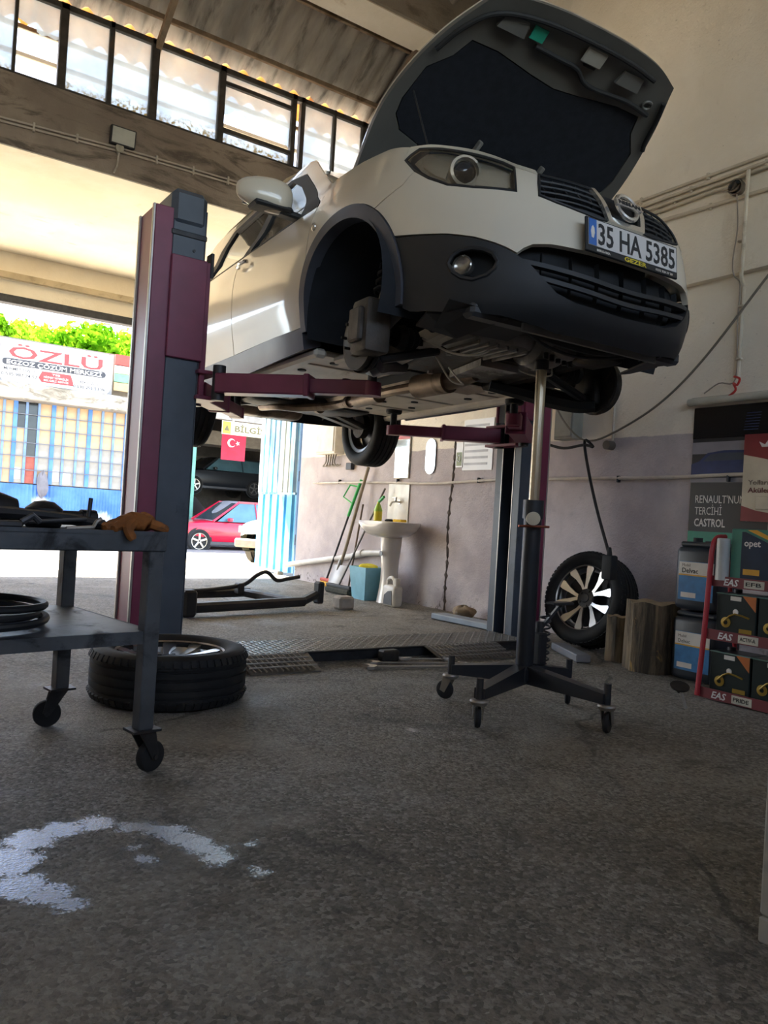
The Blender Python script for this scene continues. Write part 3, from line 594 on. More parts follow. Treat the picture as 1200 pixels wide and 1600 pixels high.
# ------- bonnet, propped open
TH, HY, HZ, KC, DR = .602, -.998, 1.137, .025, .087
def hoodp(a, b, off=0.):
    o = -KC*(a/.7)**2-DR*max(b, 0)**3+off
    return (a, HY-b*math.cos(TH)+o*math.sin(TH), HZ+b*math.sin(TH)+o*math.cos(TH))
hs = catmull([(.72, 0), (.754, .394), (.674, .738), (.554, .985)], 8); hf = catmull([(.554, .985), (.4155, 1.032), (.2216, 1.057), (0, 1.063)], 8)
hout = [tuple(p) for p in np.vstack([hs, hf[1:]])]; hout = hout+[(-a, b) for a, b in hout[::-1] if a > 1e-6]
def hood_panel(name, mat, poly, off, depth, holes=(), st=.04, parent=None, lip=0):
    V, Fc = cdt(poly, holes, st); P = [hoodp(a, b, off) for a, b in V]; n = len(P); P += [hoodp(a, b, off+depth) for a, b in V]
    cnt = {(int(t[i]), int(t[(i+1) % 3])) for t in Fc for i in range(3)}
    f = [tuple(map(int, t)) for t in Fc]+[tuple(int(x)+n for x in t[::-1]) for t in Fc]+[(b, a, a+n, b+n) for a, b in cnt if (b, a) not in cnt]
    return MB().add(P, f).build(name, mat, parent or CAR, ang=45)
HOOD = hood_panel('bonnet', M_PAINT, hout, 0, .008)
M_HUND = PM('bonnet_underside', '#5f5e5a', .5, 0, .1, 5, .1, 30)
pad = [(.48, .25), (.61, .29), (.67, .36), (.68, .44), (.65, .61), (.56, .70), (.52, .79), (.37, .79), (.14, .755), (0, .74)]
pad = pad+[(-a, b) for a, b in pad[-2::-1]]; pad = [(.45, .06)]+pad+[(-.45, .06)]
frame_in = inset(pad, -.004)
hood_panel('bonnet_frame', M_HUND, inset(hout, .001), -.024, .023, holes=[pad], st=.035, parent=HOOD)
hood_panel('bonnet_pad', PM('felt_pad', '#171b24', .95, 0, .25, 25, .5, 200, .004), inset(pad, .006), -.022, .02, st=.06, parent=HOOD)
def hood_tube(name, pts, r, off=-.04, mat=M_RUB): return MB().tube([hoodp(a, b, off) for a, b in spl(pts, 6)], r, 8).build(name, mat, HOOD)
hood_tube('seal', [(-.66, .70), (-.60, .83), (-.50, .935), (-.3, .985), (0, 1.0), (.25, .995), (.42, .975)], .011)
hood_tube('seal', [(-.24, .88), (-.1, .875), (.02, .87), (.10, .83), (.19, .82), (.38, .835), (.54, .82)], .011)
hood_tube('seal', [(.565, .905), (.61, .82), (.655, .70), (.68, .655)], .012)
for a, b, s_ in ((-.35, .92, 1), (.5, .86, .8)): MB().tube([hoodp(a+.03*s_*math.cos(t), b+.025*s_*math.sin(t), -.034) for t in np.linspace(0, 2*pi, 14, endpoint=False)], .007, 6, True).build('buffer_ring', M_HUND, HOOD)
MB().box((0, 0, 0), (.075, .055, .006), plane_M(hoodp(-.26, .93, -.036), (1, 0, 0), (0, -math.cos(TH), math.sin(TH)))).build('sticker', PM('green_sticker', '#1f8a72', .5), HOOD)
HM = plane_M(hoodp(.06, .945, -.04), (1, 0, 0), (0, -math.cos(TH), math.sin(TH)))
la = MB().box((0, 0, 0), (.12, .07, .014), HM, .005).build('latch_plate', PM('plate_paint', '#8a877f', .5), HOOD)
MB().box((.01, -.03, -.012), (.075, .04, .02), HM, .006).build('latch_hole', M_BLK, la)
MB().tube([HM @ Vector(p) for p in ((-.02, -.03, -.01), (-.02, -.035, -.035), (.025, -.04, -.04), (.035, -.03, -.01))], .006, 8).build('striker', M_CHROME, la)
for a in (-.46, .33):
    MB().prism([(-.075, -.035), (.075, -.035), (.06, .03), (-.06, .03)], -.01, .006, plane_M(hoodp(a*.9+.02, .925, -.036), (1, 0, 0), (0, -math.cos(TH), math.sin(TH)))).build('pressing', M_HUND, HOOD)
for a, b in ((-.19, .39), (.22, .38)): MB().bar(hoodp(a, b, -.055), hoodp(a-.05, b-.22, -.11), .035, .02, (1, 0, 0), .005).build('hinge_arm', PM('hinge_paint', '#6f6d68', .5), HOOD)
rodt = hoodp(-.66, .5, -.05); MB().cyl(rodt, (-.63, -1.60, 1.0), .004, n=8).build('prop_rod', M_STEELD, CAR)
# ------- underside of the car
def liner(sx, cy, cz, r, x0, x1):
    m = MB(); n = 26
    A = [(-20+220*i/n) for i in range(n+1)]
    v = [(sx*x, cy-r*math.cos(math.radians(a)), cz+r*math.sin(math.radians(a))) for x in (x0, x1) for a in A]
    f = [(i, i+1, n+2+i, n+1+i) for i in range(n)]; m.add(v, f)
    m.add([(sx*x0, cy, cz)]+v[:n+1], [(0, i+1, i+2) for i in range(n)])
    return m.build('wheel_liner', M_BLK if False else PM('liner_felt', '#1a1d22', .9, 0, .2, 10), CAR)
for sx in (1, -1):
    liner(sx, -1.26, .405, .372, .50, .85); liner(sx, 1.315, .38, .405, .50, .862)
box('engine_bay_filler', (0, -1.37, .66), (.98, .98, .5), PM('engine_dark', '#16171a', .85, .1, .2), CAR, .03)  # solid filler; the darkness inside the bay is put into its colour
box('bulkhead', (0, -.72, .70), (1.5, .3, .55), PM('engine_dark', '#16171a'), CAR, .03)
box('cabin_floor', (0, .6, .34), (1.56, 2.4, .1), M_BLK, CAR, .02)
box('tail_underside', (0, 1.85, .40), (1.3, .4, .1), M_BLK, CAR, .02)
for sx in (1, -1):
    fp = MB().box((sx*.44, .1, .262), (.56, 1.72, .03), None, .012).build('floor_panel', M_UNDER, CAR)
    for yy in (-.5, .0, .5): MB().box((sx*.44, yy, .246), (.5, .03, .012), None, .005).build('floor_rib', M_UNDER, fp)
    plug = None
    for (px_, py_) in ((.3, -.6), (.55, -.62), (.28, -.25), (.6, -.3), (.45, .12), (.3, .3), (.58, .36), (.4, .68), (.62, .72), (.25, .75)):
        pl = MB().cyl((0, 0, -.004), (0, 0, .004), .026, n=12).build('floor_plug', M_BLK, fp) if plug is None else plug.copy()
        if plug is not None: COL.objects.link(pl)
        plug = plug or pl; pl.location = (sx*px_, py_, .245); pl.parent = fp
    MB().box((sx*.74, .1, .238), (.07, 1.9, .05), None, .015).build('sill_rail', M_UNDER, CAR)
    MB().bar((sx*.36, -.8, .25), (sx*.42, -1.72, .32), .09, .09, (0, 0, 1), .015).build('chassis_leg', M_UNDER if sx < 0 else M_GRIME, CAR)
    MB().bar((sx*.42, .9, .28), (sx*.46, 1.9, .40), .09, .08, (0, 0, 1), .015).build('chassis_leg', M_UNDER, CAR)
MB().grid(9, 7, lambda a, b: ((b*2-1)*.15, -.8+1.75*a, .25+.09*math.sin(pi*b))).build('tunnel_shield', M_RUSTY, CAR)
ex = MB().tube([(.06, -1.1, .22), (.05, -.98, .21), (.02, -.86, .20)], [.035, .05, .05], 12).build('exhaust_flex', M_RUSTY, CAR)
MB().cyl((.03, -.9, .205), (.0, -.62, .20), .068, n=18).build('catalyst', M_RUSTY, ex)
MB().tube(spl([(.0, -.62, .20), (-.03, -.35, .195), (0, .1, .195), (.02, .55, .20), (-.08, .85, .20), (-.2, 1.0, .21), (-.22, 1.3, .23)], 6), .03, 10).build('exhaust_pipe', M_RUSTY, ex)
MB().cyl((-.015, -.2, .195), (-.0, .12, .195), .05, n=16).build('resonator', M_RUSTY, ex)
MB().box((-.1, 1.78, .3), (.85, .24, .17), None, .07, 3).build('muffler', M_RUSTY, ex)
for yy in (.25, .72): MB().cyl((.005, yy-.02, .197), (.005, yy+.02, .197), .04, n=14).build('pipe_clamp', M_RUSTY, ex)
MB().box((.02, 1.02, .29), (1.0, .38, .14), None, .05, 2).build('fuel_tank', M_GRIME, CAR)
MB().bar((-.55, 1.3, .27), (.55, 1.3, .27), .16, .07, (0, 0, 1), .02).build('rear_crossmember', M_GRIME, CAR)
# front subframe, engine, gearbox
MB().prism([(-.5, -.95), (-.42, -1.3), (-.3, -1.42), (.3, -1.42), (.42, -1.3), (.5, -.95), (.3, -.85), (-.3, -.85)], .24, .31).build('front_subframe', M_GRIME, CAR)
MB().box((-.22, -1.55, .31), (.36, .3, .16), None, .04, 2).build('oil_pan', M_ALU, CAR)
gb = MB().lathe([(.001, 0), (.11, .0), (.14, .03), (.15, .12), (.13, .2), (.09, .26), (.05, .28), (.001, .28)], 18, T(.02, -1.52, .35) @ Ry(pi/2)).build('gearbox', M_ALU, CAR)
MB().box((.17, -1.6, .29), (.14, .16, .1), None, .02).build('gearbox_bracket', M_ALU, gb)
for q in range(5): MB().cyl((.05+.05*q, -1.66+.012*q, .25), (.05+.05*q, -1.66+.012*q, .22), .012, n=8).build('bolt_head', M_GRIME, gb)
MB().bar((-.62, -1.93, .27), (.62, -1.93, .27), .08, .06, (0, 0, 1), .015).build('radiator_crossmember', PM('dull_black_paint', '#2d2e30', .5), CAR)
MB().bar((-.38, -1.99, .232), (.42, -1.99, .228), .012, .035, (0, 0, 1), .003).build('undertray_lip', PM('worn_lip', '#7b7a77', .6), CAR)
MB().box((0, -1.83, .45), (.9, .06, .35), None, .02).build('radiator', M_BLK, CAR)
for sx in (-1, 1):
    MB().add([(sx*.45, -2.0, .26), (sx*.70, -1.76, .28), (sx*.66, -1.62, .26), (sx*.50, -1.70, .22), (sx*.45, -2.0, .25), (sx*.70, -1.76, .27), (sx*.66, -1.62, .25), (sx*.50, -1.70, .21)], [(0, 1, 2, 3), (7, 6, 5, 4), (0, 4, 5, 1), (1, 5, 6, 2), (2, 6, 7, 3), (3, 7, 4, 0)]).build('splash_guard', M_PLAST, CAR)
MB().tube(spl([(-.35, -1.95, .3), (-.2, -1.86, .24), (.1, -1.8, .22), (.35, -1.86, .25), (.5, -1.95, .3)], 5), .007, 6).build('coolant_hose', M_RUB, CAR)
MB().tube(spl([(-.45, -1.35, .28), (-.38, -1.5, .2), (-.3, -1.6, .19), (-.22, -1.62, .24)], 5), .006, 6).build('wire_loom', M_UNDER, CAR)
MB().tube(spl([(-.28, -1.22, .24), (-.24, -1.3, .12), (-.19, -1.34, .1), (-.17, -1.28, .13), (-.2, -1.22, .2)], 6), .005, 6).build('loose_wire', M_UNDER, CAR)
MB().tube(spl([(.1, -1.3, .26), (.18, -1.4, .2), (.3, -1.42, .21), (.36, -1.36, .27)], 5), .005, 6).build('loose_wire', M_UNDER, CAR)
# more of the greasy detail between bumper and floorpan
MB().cyl((-.55, -1.18, .30), (.55, -1.18, .30), .03, n=14).build('steering_rack', M_GRIME, CAR)
for sx in (-1, 1): MB().lathe([(.022, 0), (.036, .02), (.026, .035), (.038, .05), (.028, .065), (.038, .08), (.02, .1)], 14, T(sx*.42, -1.18, .30) @ Ry(sx*pi/2)).build('rack_boot', M_RUB, CAR)
MB().box((-.42, -1.6, .38), (.16, .26, .2), None, .04, 2).build('alternator', M_ALU, CAR)
MB().cyl((-.52, -1.52, .36), (-.47, -1.52, .36), .075, n=22).build('crank_pulley', M_GRIME, CAR)
MB().tube([(-.5, -1.52+.085*math.cos(t), .43+.15*math.sin(t)) for t in np.linspace(0, 2*pi, 28, endpoint=False)], .012, 6, True).build('drive_belt', M_RUB, CAR)
MB().prism([(-.12, -1.38), (.12, -1.38), (.08, -1.05), (-.04, -1.0)], .20, .235).build('torque_mount', M_ALU, CAR)
MB().cyl((.02, -1.32, .20), (.02, -1.32, .25), .05, n=18).build('mount_bush', M_RUB, CAR)
for (x, y) in ((-.42, -1.02), (.42, -1.02), (-.30, -1.36), (.30, -1.36), (-.1, -.9), (.1, -.9), (-.18, -1.42), (.2, -1.4)): MB().cyl((x, y, .225), (x, y, .245), .018, n=6).build('subframe_bolt', M_ALU, CAR)
MB().box((.42, -1.62, .36), (.2, .24, .22), None, .05, 2).build('transfer_case', M_GRIME, CAR)
for i in range(6): MB().box((-.22+.055*(i-2.5), -1.55, .226), (.012, .26, .02), None, .004).build('sump_fin', M_ALU, CAR)
MB().cyl((-.30, -1.45, .235), (-.30, -1.45, .215), .016, n=6).build('drain_plug', M_GRIME, CAR)
MB().tube(spl([(.5, -1.75, .4), (.42, -1.8, .3), (.2, -1.78, .27), (-.1, -1.75, .3), (-.4, -1.78, .36)], 5), .02, 8).build('radiator_hose', M_RUB, CAR)
MB().tube(spl([(-.15, -.85, .27), (-.18, -.3, .255), (-.17, .3, .255), (-.16, .9, .27)], 5), .007, 6).build('brake_line', M_ALU, CAR); MB().tube(spl([(.17, -.85, .27), (.18, -.3, .255), (.17, .3, .255), (.18, .9, .27)], 5), .009, 6).build('fuel_line', M_RUB, CAR)
MB().grid(7, 5, lambda a, b: (.20+.24*b, -.82+.30*a, .225+.02*math.sin(pi*a)*math.sin(pi*b))).build('heat_shield', M_RUSTY, CAR)
MB().add([(-.72, -1.95, .285), (-.30, -2.03, .255), (-.28, -1.78, .225), (-.62, -1.70, .235)], [(0, 1, 2, 3)]).build('torn_undertray', M_PLAST, CAR)
for sx in (-1, 1): MB().box((sx*.50, -.88, .236), (.24, .28, .04), None, .012).build('jacking_bracket', M_UNDER, CAR)
for sx in (-1, 1):
    # lower control arm: curved pressing from subframe to ball joint
    P = spl([(sx*.30, -.92, .23), (sx*.46, -1.02, .20), (sx*.58, -1.14, .16), (sx*.66, -1.26, .13), (sx*.72, -1.33, .13)], 6)
    MB().tube(P, [.045+.012*math.sin(i/(len(P)-1)*pi) for i in range(len(P))], 8).build('control_arm', PM('black_pressing', '#1d1e20', .5, .2), CAR)
    MB().bar((sx*.34, -1.33, .24), (sx*.66, -1.3, .15), .05, .04, (0, 0, 1), .01).build('control_arm_strut', PM('black_pressing', '#1d1e20'), CAR)
    kn = MB().box((sx*.72, -1.315, .24), (.09, .10, .24), None, .03, 2).build('hub_carrier', M_GRIME, CAR)
    MB().cyl((sx*.2, -1.32, .3), (sx*.45, -1.32, .27), .022, n=12).build('drive_shaft', M_GRIME, CAR)
    MB().lathe([(.03, 0), (.05, .02), (.04, .035), (.055, .05), (.042, .065), (.06, .085), (.05, .12)], 16, T(sx*.46, -1.32, .27) @ Ry(sx*pi/2)).build('cv_boot', M_RUB, CAR)
    MB().cyl((sx*.36, -1.16, .3), (sx*.68, -1.20, .24), .012, n=8).build('tie_rod', M_GRIME, CAR)
    MB().cyl((sx*.68, -1.315, .33), (sx*.60, -1.30, .62), .028, n=14).build('damper', M_ALU, CAR)
    cs = [( sx*(.64-.05*t/9)+.06*math.cos(t*1.4*pi), -1.305+.06*math.sin(t*1.4*pi), .46+.028*t) for t in np.linspace(0, 9, 70)]
    MB().tube(cs, .008, 6).build('coil_spring', M_RUB, CAR)
    dk = MB().lathe([(.03, -.012), (.148, -.012), (.148, .012), (.09, .012), (.085, .04), (.04, .045), (.03, .05), (.001, .05)], 36, T(sx*.765, -1.315, .23) @ Ry(sx*pi/2)).build('brake_disc', PM('worn_disc', '#3b3834', .45, .7, .2, 10), CAR)
    st = None
    for q in range(5):
        t = 2*pi*q/5; a = MB().cyl((0, 0, 0), (sx*.03, 0, 0), .007, n=8).build('wheel_stud', M_GRIME, dk) if st is None else st.copy()
        if st is not None: COL.objects.link(a); a.parent = dk
        st = st or a; a.location = (sx*.805, -1.315+.057*math.cos(t), .23+.057*math.sin(t))
    cy_ = -1.315+(-.13 if sx < 0 else .13)
    MB().lathe([(.03, -.03), (.15, -.028), (.158, -.02), (.158, .0), (.15, -.02), (.03, -.022)], 30, T(sx*.75, -1.315, .23) @ Ry(sx*pi/2)).build('dust_shield', M_GRIME, CAR)
    cal = MB().box((sx*.785, cy_, .25), (.13, .15, .24), None, .02, 2).build('brake_caliper', PM('caliper_iron', '#4a443e', .6, .4, .2, 14, .4, 70, .004, dirt='#6b5642', damt=.4), CAR)
    MB().box((sx*.86, cy_, .25), (.03, .10, .15), None, .008).build('caliper_bridge', PM('caliper_iron', '#4a443e'), cal)
    # rear suspension
    MB().bar((sx*.22, 1.12, .27), (sx*.68, 1.25, .17), .08, .04, (0, 0, 1), .012).build('trailing_arm', M_GRIME, CAR)
    MB().bar((sx*.25, 1.45, .29), (sx*.70, 1.36, .17), .12, .035, (0, 0, 1), .012).build('spring_arm', M_ALU if sx < 0 else M_GRIME, CAR)
    MB().cyl((sx*.62, 1.40, .2), (sx*.58, 1.38, .5), .028, n=12).build('rear_damper', M_GRIME, CAR)
    MB().cyl((sx*.66, 1.315, .19), (sx*.72, 1.315, .19), .1, n=20).build('rear_hub', M_GRIME, CAR)
# ------- wheels
def m_tread():
    s = NT('tyre_rubber'); c = s.mix(s.ramp(s.noise(7, 5, .6), .4, .7), lin('#1a1a1b'), lin('#2a2927')); s.set(Base_Color=c, Roughness=.72, Specular_IOR_Level=.35)
    s.bump(s.noise(90, 3), .25, .003); return s.m
M_TYRE = m_tread(); M_RIMF = PM('machined_alloy', '#c3c2bf', .28, 1, .05); M_RIMD = PM('dark_alloy', '#26272a', .4, .4, .1)
TPROF = [(.235, .085), (.25, .105), (.28, .116), (.305, .114), (.325, .104), (.337, .09), (.340, .078), (.340, .062), (.332, .060), (.332, .052), (.341, .050), (.341, .026), (.333, .024), (.333, .016), (.342, .014)]
TPROF = TPROF+[(r, -z) for r, z in TPROF[::-1]]+[(.225, -.09), (.228, 0), (.225, .08)]
def wheel(parent, M, s=1.0, tread=True):
    """tyre and ten-blade alloy in local frame M: axle along local z, outer face +z"""
    ty = MB().lathe([(r, z) for r, z in TPROF], 64, M, closed=True).build('tyre', M_TYRE, parent)
    if tread:
        m = MB()
        for k in range(60):
            a = 2*pi*k/60
            for sg in (-1, 1):
                m.box((0, 0, 0), (.012, .024, .030), M @ Rz(a+sg*.02) @ T(.3365, 0, sg*.086) @ Ry(sg*-.45))
        o = m.build('tread_block', M_TYRE, ty); o['kind'] = 'stuff'
    rm = MB().lathe([(.232, .088), (.240, .094), (.243, .088), (.236, .078), (.222, .06), (.205, .0), (.205, -.08), (.23, -.09)], 48, M).build('rim', M_RIMF, parent)
    MB().lathe([(.204, .02), (.12, -.01), (.04, -.02), (.001, -.02)], 32, M).build('rim_back', M_RIMD, rm)
    hub = MB().lathe([(.001, .066), (.03, .066), (.034, .06), (.07, .058), (.075, .045), (.07, .0)], 24, M).build('hub_cap', M_RIMD, rm)
    blade = None
    for k in range(5):
        for sg in (-1, 1):
            a = 2*pi*k/5+sg*.30
            q = [(.055, -.012+.0*sg), (.10, -.014), (.16, -.024), (.215, -.034), (.236, -.02), (.236, .03), (.21, .026), (.15, .012), (.10, .01), (.055, .012)]
            if sg > 0: q = [(x, -y) for x, y in q[::-1]]
            B = M @ Rz(2*pi*k/5) @ Rz(sg*.10)
            # blade leans away from its twin
            q2 = []
            for x, y in q: t = sg*.26*((x-.055)/.18)**1.0; q2.append((x*math.cos(t)-y*math.sin(t), x*math.sin(t)+y*math.cos(t)))
            n = len(q2); v = [(x, y, .03+.03*min(1, (x*x+y*y)**.5/.2)) for x, y in q2]+[(x*1.0, y*1.0, .055+.03*((x*x+y*y)**.5/.236)**2) for x, y in q2]
            MB().add(v, [(i, (i+1) % n, n+(i+1) % n, n+i) for i in range(n)]+[tuple(range(n))[::-1], tuple(range(n, 2*n))], B).build('spoke', M_RIMF, rm, ang=30)
    for k in range(5):
        a = 2*pi*k/5+pi/5; MB().cyl(M @ Vector((.055*math.cos(a), .055*math.sin(a), .05)), M @ Vector((.055*math.cos(a), .055*math.sin(a), .064)), .009, n=8).build('lug_hole', M_RIMD, rm)
    return ty
for sx in (1, -1):
    wg = MB()
    ty = wheel(CAR, T(sx*.775, 1.315, .20) @ Ry(sx*pi/2), tread=False)
W1 = thing('loose_wheel', 'car wheel with alloy rim lying flat on the floor behind the tool trolley', 'wheel', (1.22, 3.44, .118), .35)
wheel(W1, Matrix.Identity(4))
W2 = thing('loose_wheel', 'car wheel with alloy rim leaning upright against the grey wall beside the stumps', 'wheel', (4.49, 3.86, .355), 0)
W2M = Rz(math.radians(4)) @ Ry(-pi/2-math.radians(-13)) @ Rz(.3)
wheel(W2, W2M)
# ================================================================== LIFT
M_MAROON = PM('maroon_paint', '#78304a', .42, .0, .1, 5, .05, 30, dirt='#4a1a28', dscale=3, damt=.2)
M_COLUMN = PM('charcoal_paint', '#4b525c', .45, .1, .1, 6, .06, 30, dirt='#25272a', damt=.3)
M_BARE = PM('bare_steel_edge', '#a8a39c', .4, .7, .1, 12)
def post(label, x0, y0, sx):
    """sx=+1: inner side towards +x. x0 = outer face, y0 = front face"""
    t = thing('lift_post', label, 'lift post', (x0, y0, 0), 0); M = Matrix.Scale(sx, 4, (1, 0, 0))
    def bx(name, c, d, mat, par=t, bev=.004): return MB().box(c, d, M, bev).build(name, mat, par)
    bx('base_plate', (.15, .14, .012), (.42, .40, .024), M_STEELD)
    bx('outer_column', (.05, .135, 1.24), (.10, .27, 2.43), M_MAROON)
    for yy in (.012, .258): bx('column_flange', (-.006, yy, 1.24), (.012, .024, 2.43), M_BARE, bev=.002)
    ic = bx('inner_column', (.19, .02, 1.25), (.18, .04, 2.46), M_COLUMN)
    bx('column_side', (.19, .25, 1.25), (.18, .04, 2.46), M_COLUMN)
    bx('column_web', (.115, .135, 1.25), (.03, .19, 2.46), M_COLUMN)
    for yy in (.035, .235): bx('column_lip', (.283, yy, 1.25), (.006, .07, 2.46), M_COLUMN, bev=.002)
    for yy in (.072, .198): bx('lip_edge', (.285, yy, 1.25), (.008, .008, 2.46), M_BARE, bev=.001)
    bx('top_cap', (.185, .135, 2.47), (.20, .30, .20), M_COLUMN, bev=.03)
    bx('cap_seam', (.19, .0, 2.33), (.20, .01, .03), M_STEELD)
    MB().cyl(M @ Vector((.22, -.006, 2.25)), M @ Vector((.22, .004, 2.25)), .008, n=10).build('screw', M_STEELD, t)
    # carriage round the column
    cg = bx('carriage', (.195, -.012, 1.93), (.20, .024, .55), M_MAROON)
    bx('carriage_side', (.306, .05, 1.83), (.03, .12, .75), M_MAROON, cg)
    bx('carriage_rear', (.195, .285, 1.83), (.20, .024, .75), M_MAROON, cg)
    bx('carriage_stop', (.325, .02, 2.19), (.02, .07, .14), M_STEELD, cg)
    bx('arm_shelf', (.33, .13, 1.60), (.12, .34, .022), M_MAROON, cg); bx('arm_shelf', (.33, .13, 1.46), (.12, .34, .022), M_MAROON, cg)
    MB().prism([(.10, 1.68), (.30, 1.68), (.30, 1.46), (.22, 1.46)], -.03, -.012, M @ Rx(pi/2) @ T(0, 0, 0)).build('gusset', M_MAROON, cg)
    return t
LP = post('dark red and charcoal lift post standing behind the flat wheel', 1.24, 4.14, 1)
RP = post('dark red and charcoal lift post standing close to the grey wall', 4.37, 4.24, -1)
def arm(post_, piv, end, mid, box_h=.105, top=1.66):
    o_ = post_.location; p = Vector((piv[0]-o_.x, piv[1]-o_.y, 1.53)); e = Vector((end[0]-o_.x, end[1]-o_.y, 1.53)); m = p.lerp(e, mid); m2 = p.lerp(e, mid-.22)
    t = MB().bar(p, m, .12, box_h, (0, 0, 1), .006).build('lift_arm', M_MAROON, post_)
    MB().bar(m2, e, .085, box_h*.72, (0, 0, 1), .005).build('inner_beam', M_MAROON, t)
    MB().bar(m-(m-p)*.06, m, .135, box_h*1.12, (0, 0, 1), .005).build('collar', M_MAROON, t)
    MB().cyl((p.x, p.y, 1.44), (p.x, p.y, 1.63), .035, n=16).build('pivot_pin', M_STEELD, t)
    MB().cyl(e+Vector((0, 0, -.04)), e+Vector((0, 0, .03)), .05, n=18).build('pad_socket', M_MAROON, t)
    MB().cyl(e+Vector((0, 0, .03)), Vector((e.x, e.y, top-.028)), .025, n=14).build('pad_screw', M_STEELD, t)
    MB().lathe([(.001, 0), (.055, 0), (.06, .01), (.06, .03), (.001, .03)], 20, T(e.x, e.y, top-.03)).build('rubber_pad', M_RUB, t)
    return t
arm(LP, (1.60, 4.02), (2.20, 3.42), .62, top=1.664); arm(LP, (1.60, 4.36), (2.16, 5.06), .55, top=1.694)
arm(RP, (4.02, 4.42), (3.34, 4.86), .55, top=1.682); arm(RP, (4.0, 4.14), (3.40, 3.62), .8, .13, 1.653)
# cover plate between the posts with two ramps
def m_checker():
    s = NT('checker_plate'); n = s.n('ShaderNodeTexBrick'); s.l(s.mapping((9, 9, 9), rot=(0, 0, .785)), n.inputs['Vector']); n.inputs['Mortar Size'].default_value = .18; n.inputs['Scale'].default_value = 5
    c = s.mix(s.ramp(s.noise(4, 5), .35, .7), lin('#5d5a55'), lin('#8b867e')); c = s.mix(s.math('MULTIPLY', n.outputs['Fac'], .55), c, lin('#3a3733'))
    s.set(Base_Color=c, Roughness=.42, Metallic=.55); s.bump(s.math('SUBTRACT', 1, n.outputs['Fac']), .8, .008); return s.m
M_CHECK = m_checker()
cp = thing('cover_plate', 'steel tread plate cover bridging the two lift posts on the floor', 'cover plate', (2.8, 4.13, 0))
MB().box((0, 0, .066), (2.34, .40, .008), None, .002).build('tread_plate', M_CHECK, cp)
MB().box((0, .0, .033), (2.32, .36, .058)).build('channel', M_STEELD, cp)
lz = MB()
for i in range(66):
    for j in range(11):
        lz.prism([(-.015, 0), (0, -.004), (.015, 0), (0, .004)], .070, .0735, T(-1.15+.035*i, -.18+.036*j, 0) @ Rz(pi/4 if (i+j) % 2 else -pi/4))
lzo = lz.build('tread_pattern', M_BARE, cp, smooth=False); lzo['kind'] = 'stuff'
for x0, x1 in ((-1.05, -.60), (.24, .86)):
    v = [(x0, -.2, .066), (x1, -.2, .066), (x1-.03, -.42, .006), (x0, -.42, .006)]; v += [(a, b, c-.006) for a, b, c in v]
    rp = MB().add(v, [(0, 1, 2, 3), (7, 6, 5, 4), (0, 4, 5, 1), (1, 5, 6, 2), (2, 6, 7, 3), (3, 7, 4, 0)]).build('ramp', PM('ramp_steel', '#6f6b65', .4, .6, .15, 8, .2), cp)
    rib = None
    nr = int((x1-x0)/.035)
    for k in range(nr):
        o = MB().bar((0, -.205, .072), (.02, -.41, .014), .006, .008).build('ramp_rib', M_BARE, rp) if rib is None else rib.copy()
        if rib is not None: COL.objects.link(o); o.parent = rp
        rib = rib or o; o.location = (x0+.012+k*(x1-x0-.06)/nr, 0, 0)
    for k in range(4):
        zz = .06-.013*k; yy = -.225-.048*k; MB().bar((x0+.01, yy, zz+.008), (x1-.03, yy, zz+.008), .005, .007).build('ramp_rib', M_BARE, rp)
# ================================================================== TROLLEY
M_TROL = PM('scuffed_dark_steel', '#5a5e63', .5, .5, .2, 7, .2, 50, .004, dirt='#2b2b2c', dscale=5, damt=.5)
TRA = 10
TR = thing('tool_trolley', 'scuffed dark steel workshop trolley with two shelves on castors', 'trolley', (.80, 2.47, 0), math.radians(TRA))
LX, LY = -.95, .66
MB().box((LX/2, LY/2, .738), (-LX+.06, LY+.06, .056), None, .004).build('top_tray', M_TROL, TR)
for c, d in (((LX/2, -.03, .768), (-LX+.06, .006, .012)), ((LX/2, LY+.03, .768), (-LX+.06, .006, .012))): MB().box(c, d).build('tray_rim', M_TROL, TR)
sh = MB().box((LX/2, LY/2, .452), (-LX+.03, LY+.03, .012), None, .002).build('lower_shelf', M_TROL, TR)
MB().box((LX/2, -.012, .438), (-LX+.03, .008, .04)).build('shelf_edge', M_TROL, sh); MB().box((.012, LY/2, .438), (.008, LY+.03, .04)).build('shelf_edge', M_TROL, sh)
for (x, y, ca) in ((0, 0, 15), (0, LY, 160), (LX, 0, 40), (LX, LY, 120)):
    MB().box((x, y, .435), (.05, .05, .58), None, .003).build('leg', M_TROL, TR)
    cs = MB().box((x, y, .143), (.095, .075, .008)).build('castor', M_STEELD, TR); A = T(x, y, 0) @ Rz(math.radians(ca))
    MB().prism([(-.03, .14), (.035, .14), (.055, .055), (.03, .045)], -.024, -.019, A @ Rx(pi/2)).build('fork', M_STEELD, cs); MB().prism([(-.03, .14), (.035, .14), (.055, .055), (.03, .045)], .019, .024, A @ Rx(pi/2)).build('fork', M_STEELD, cs)
    MB().lathe([(.001, -.016), (.035, -.016), (.047, -.014), (.05, -.008), (.05, .008), (.047, .014), (.035, .016), (.001, .016)], 24, A @ T(.04, 0, .05) @ Rx(pi/2)).build('wheel', M_RUB, cs)
    MB().cyl(A @ Vector((.04, -.028, .05)), A @ Vector((.04, .028, .05)), .008, n=10).build('axle', M_STEELD, cs)
def on_tr(x, y, z): v = Matrix.Rotation(math.radians(TRA), 4, 'Z') @ Vector((x, y, 0)); return (.80+v.x, 2.47+v.y, z)
ZT = .767
def tool(name, label, cat, mb, mat, loc, rz=0, group=None):
    o = mb.build(name, mat); o.location = loc; o.rotation_euler = (0, 0, rz+math.radians(TRA)); return tag(o, label, cat, group)
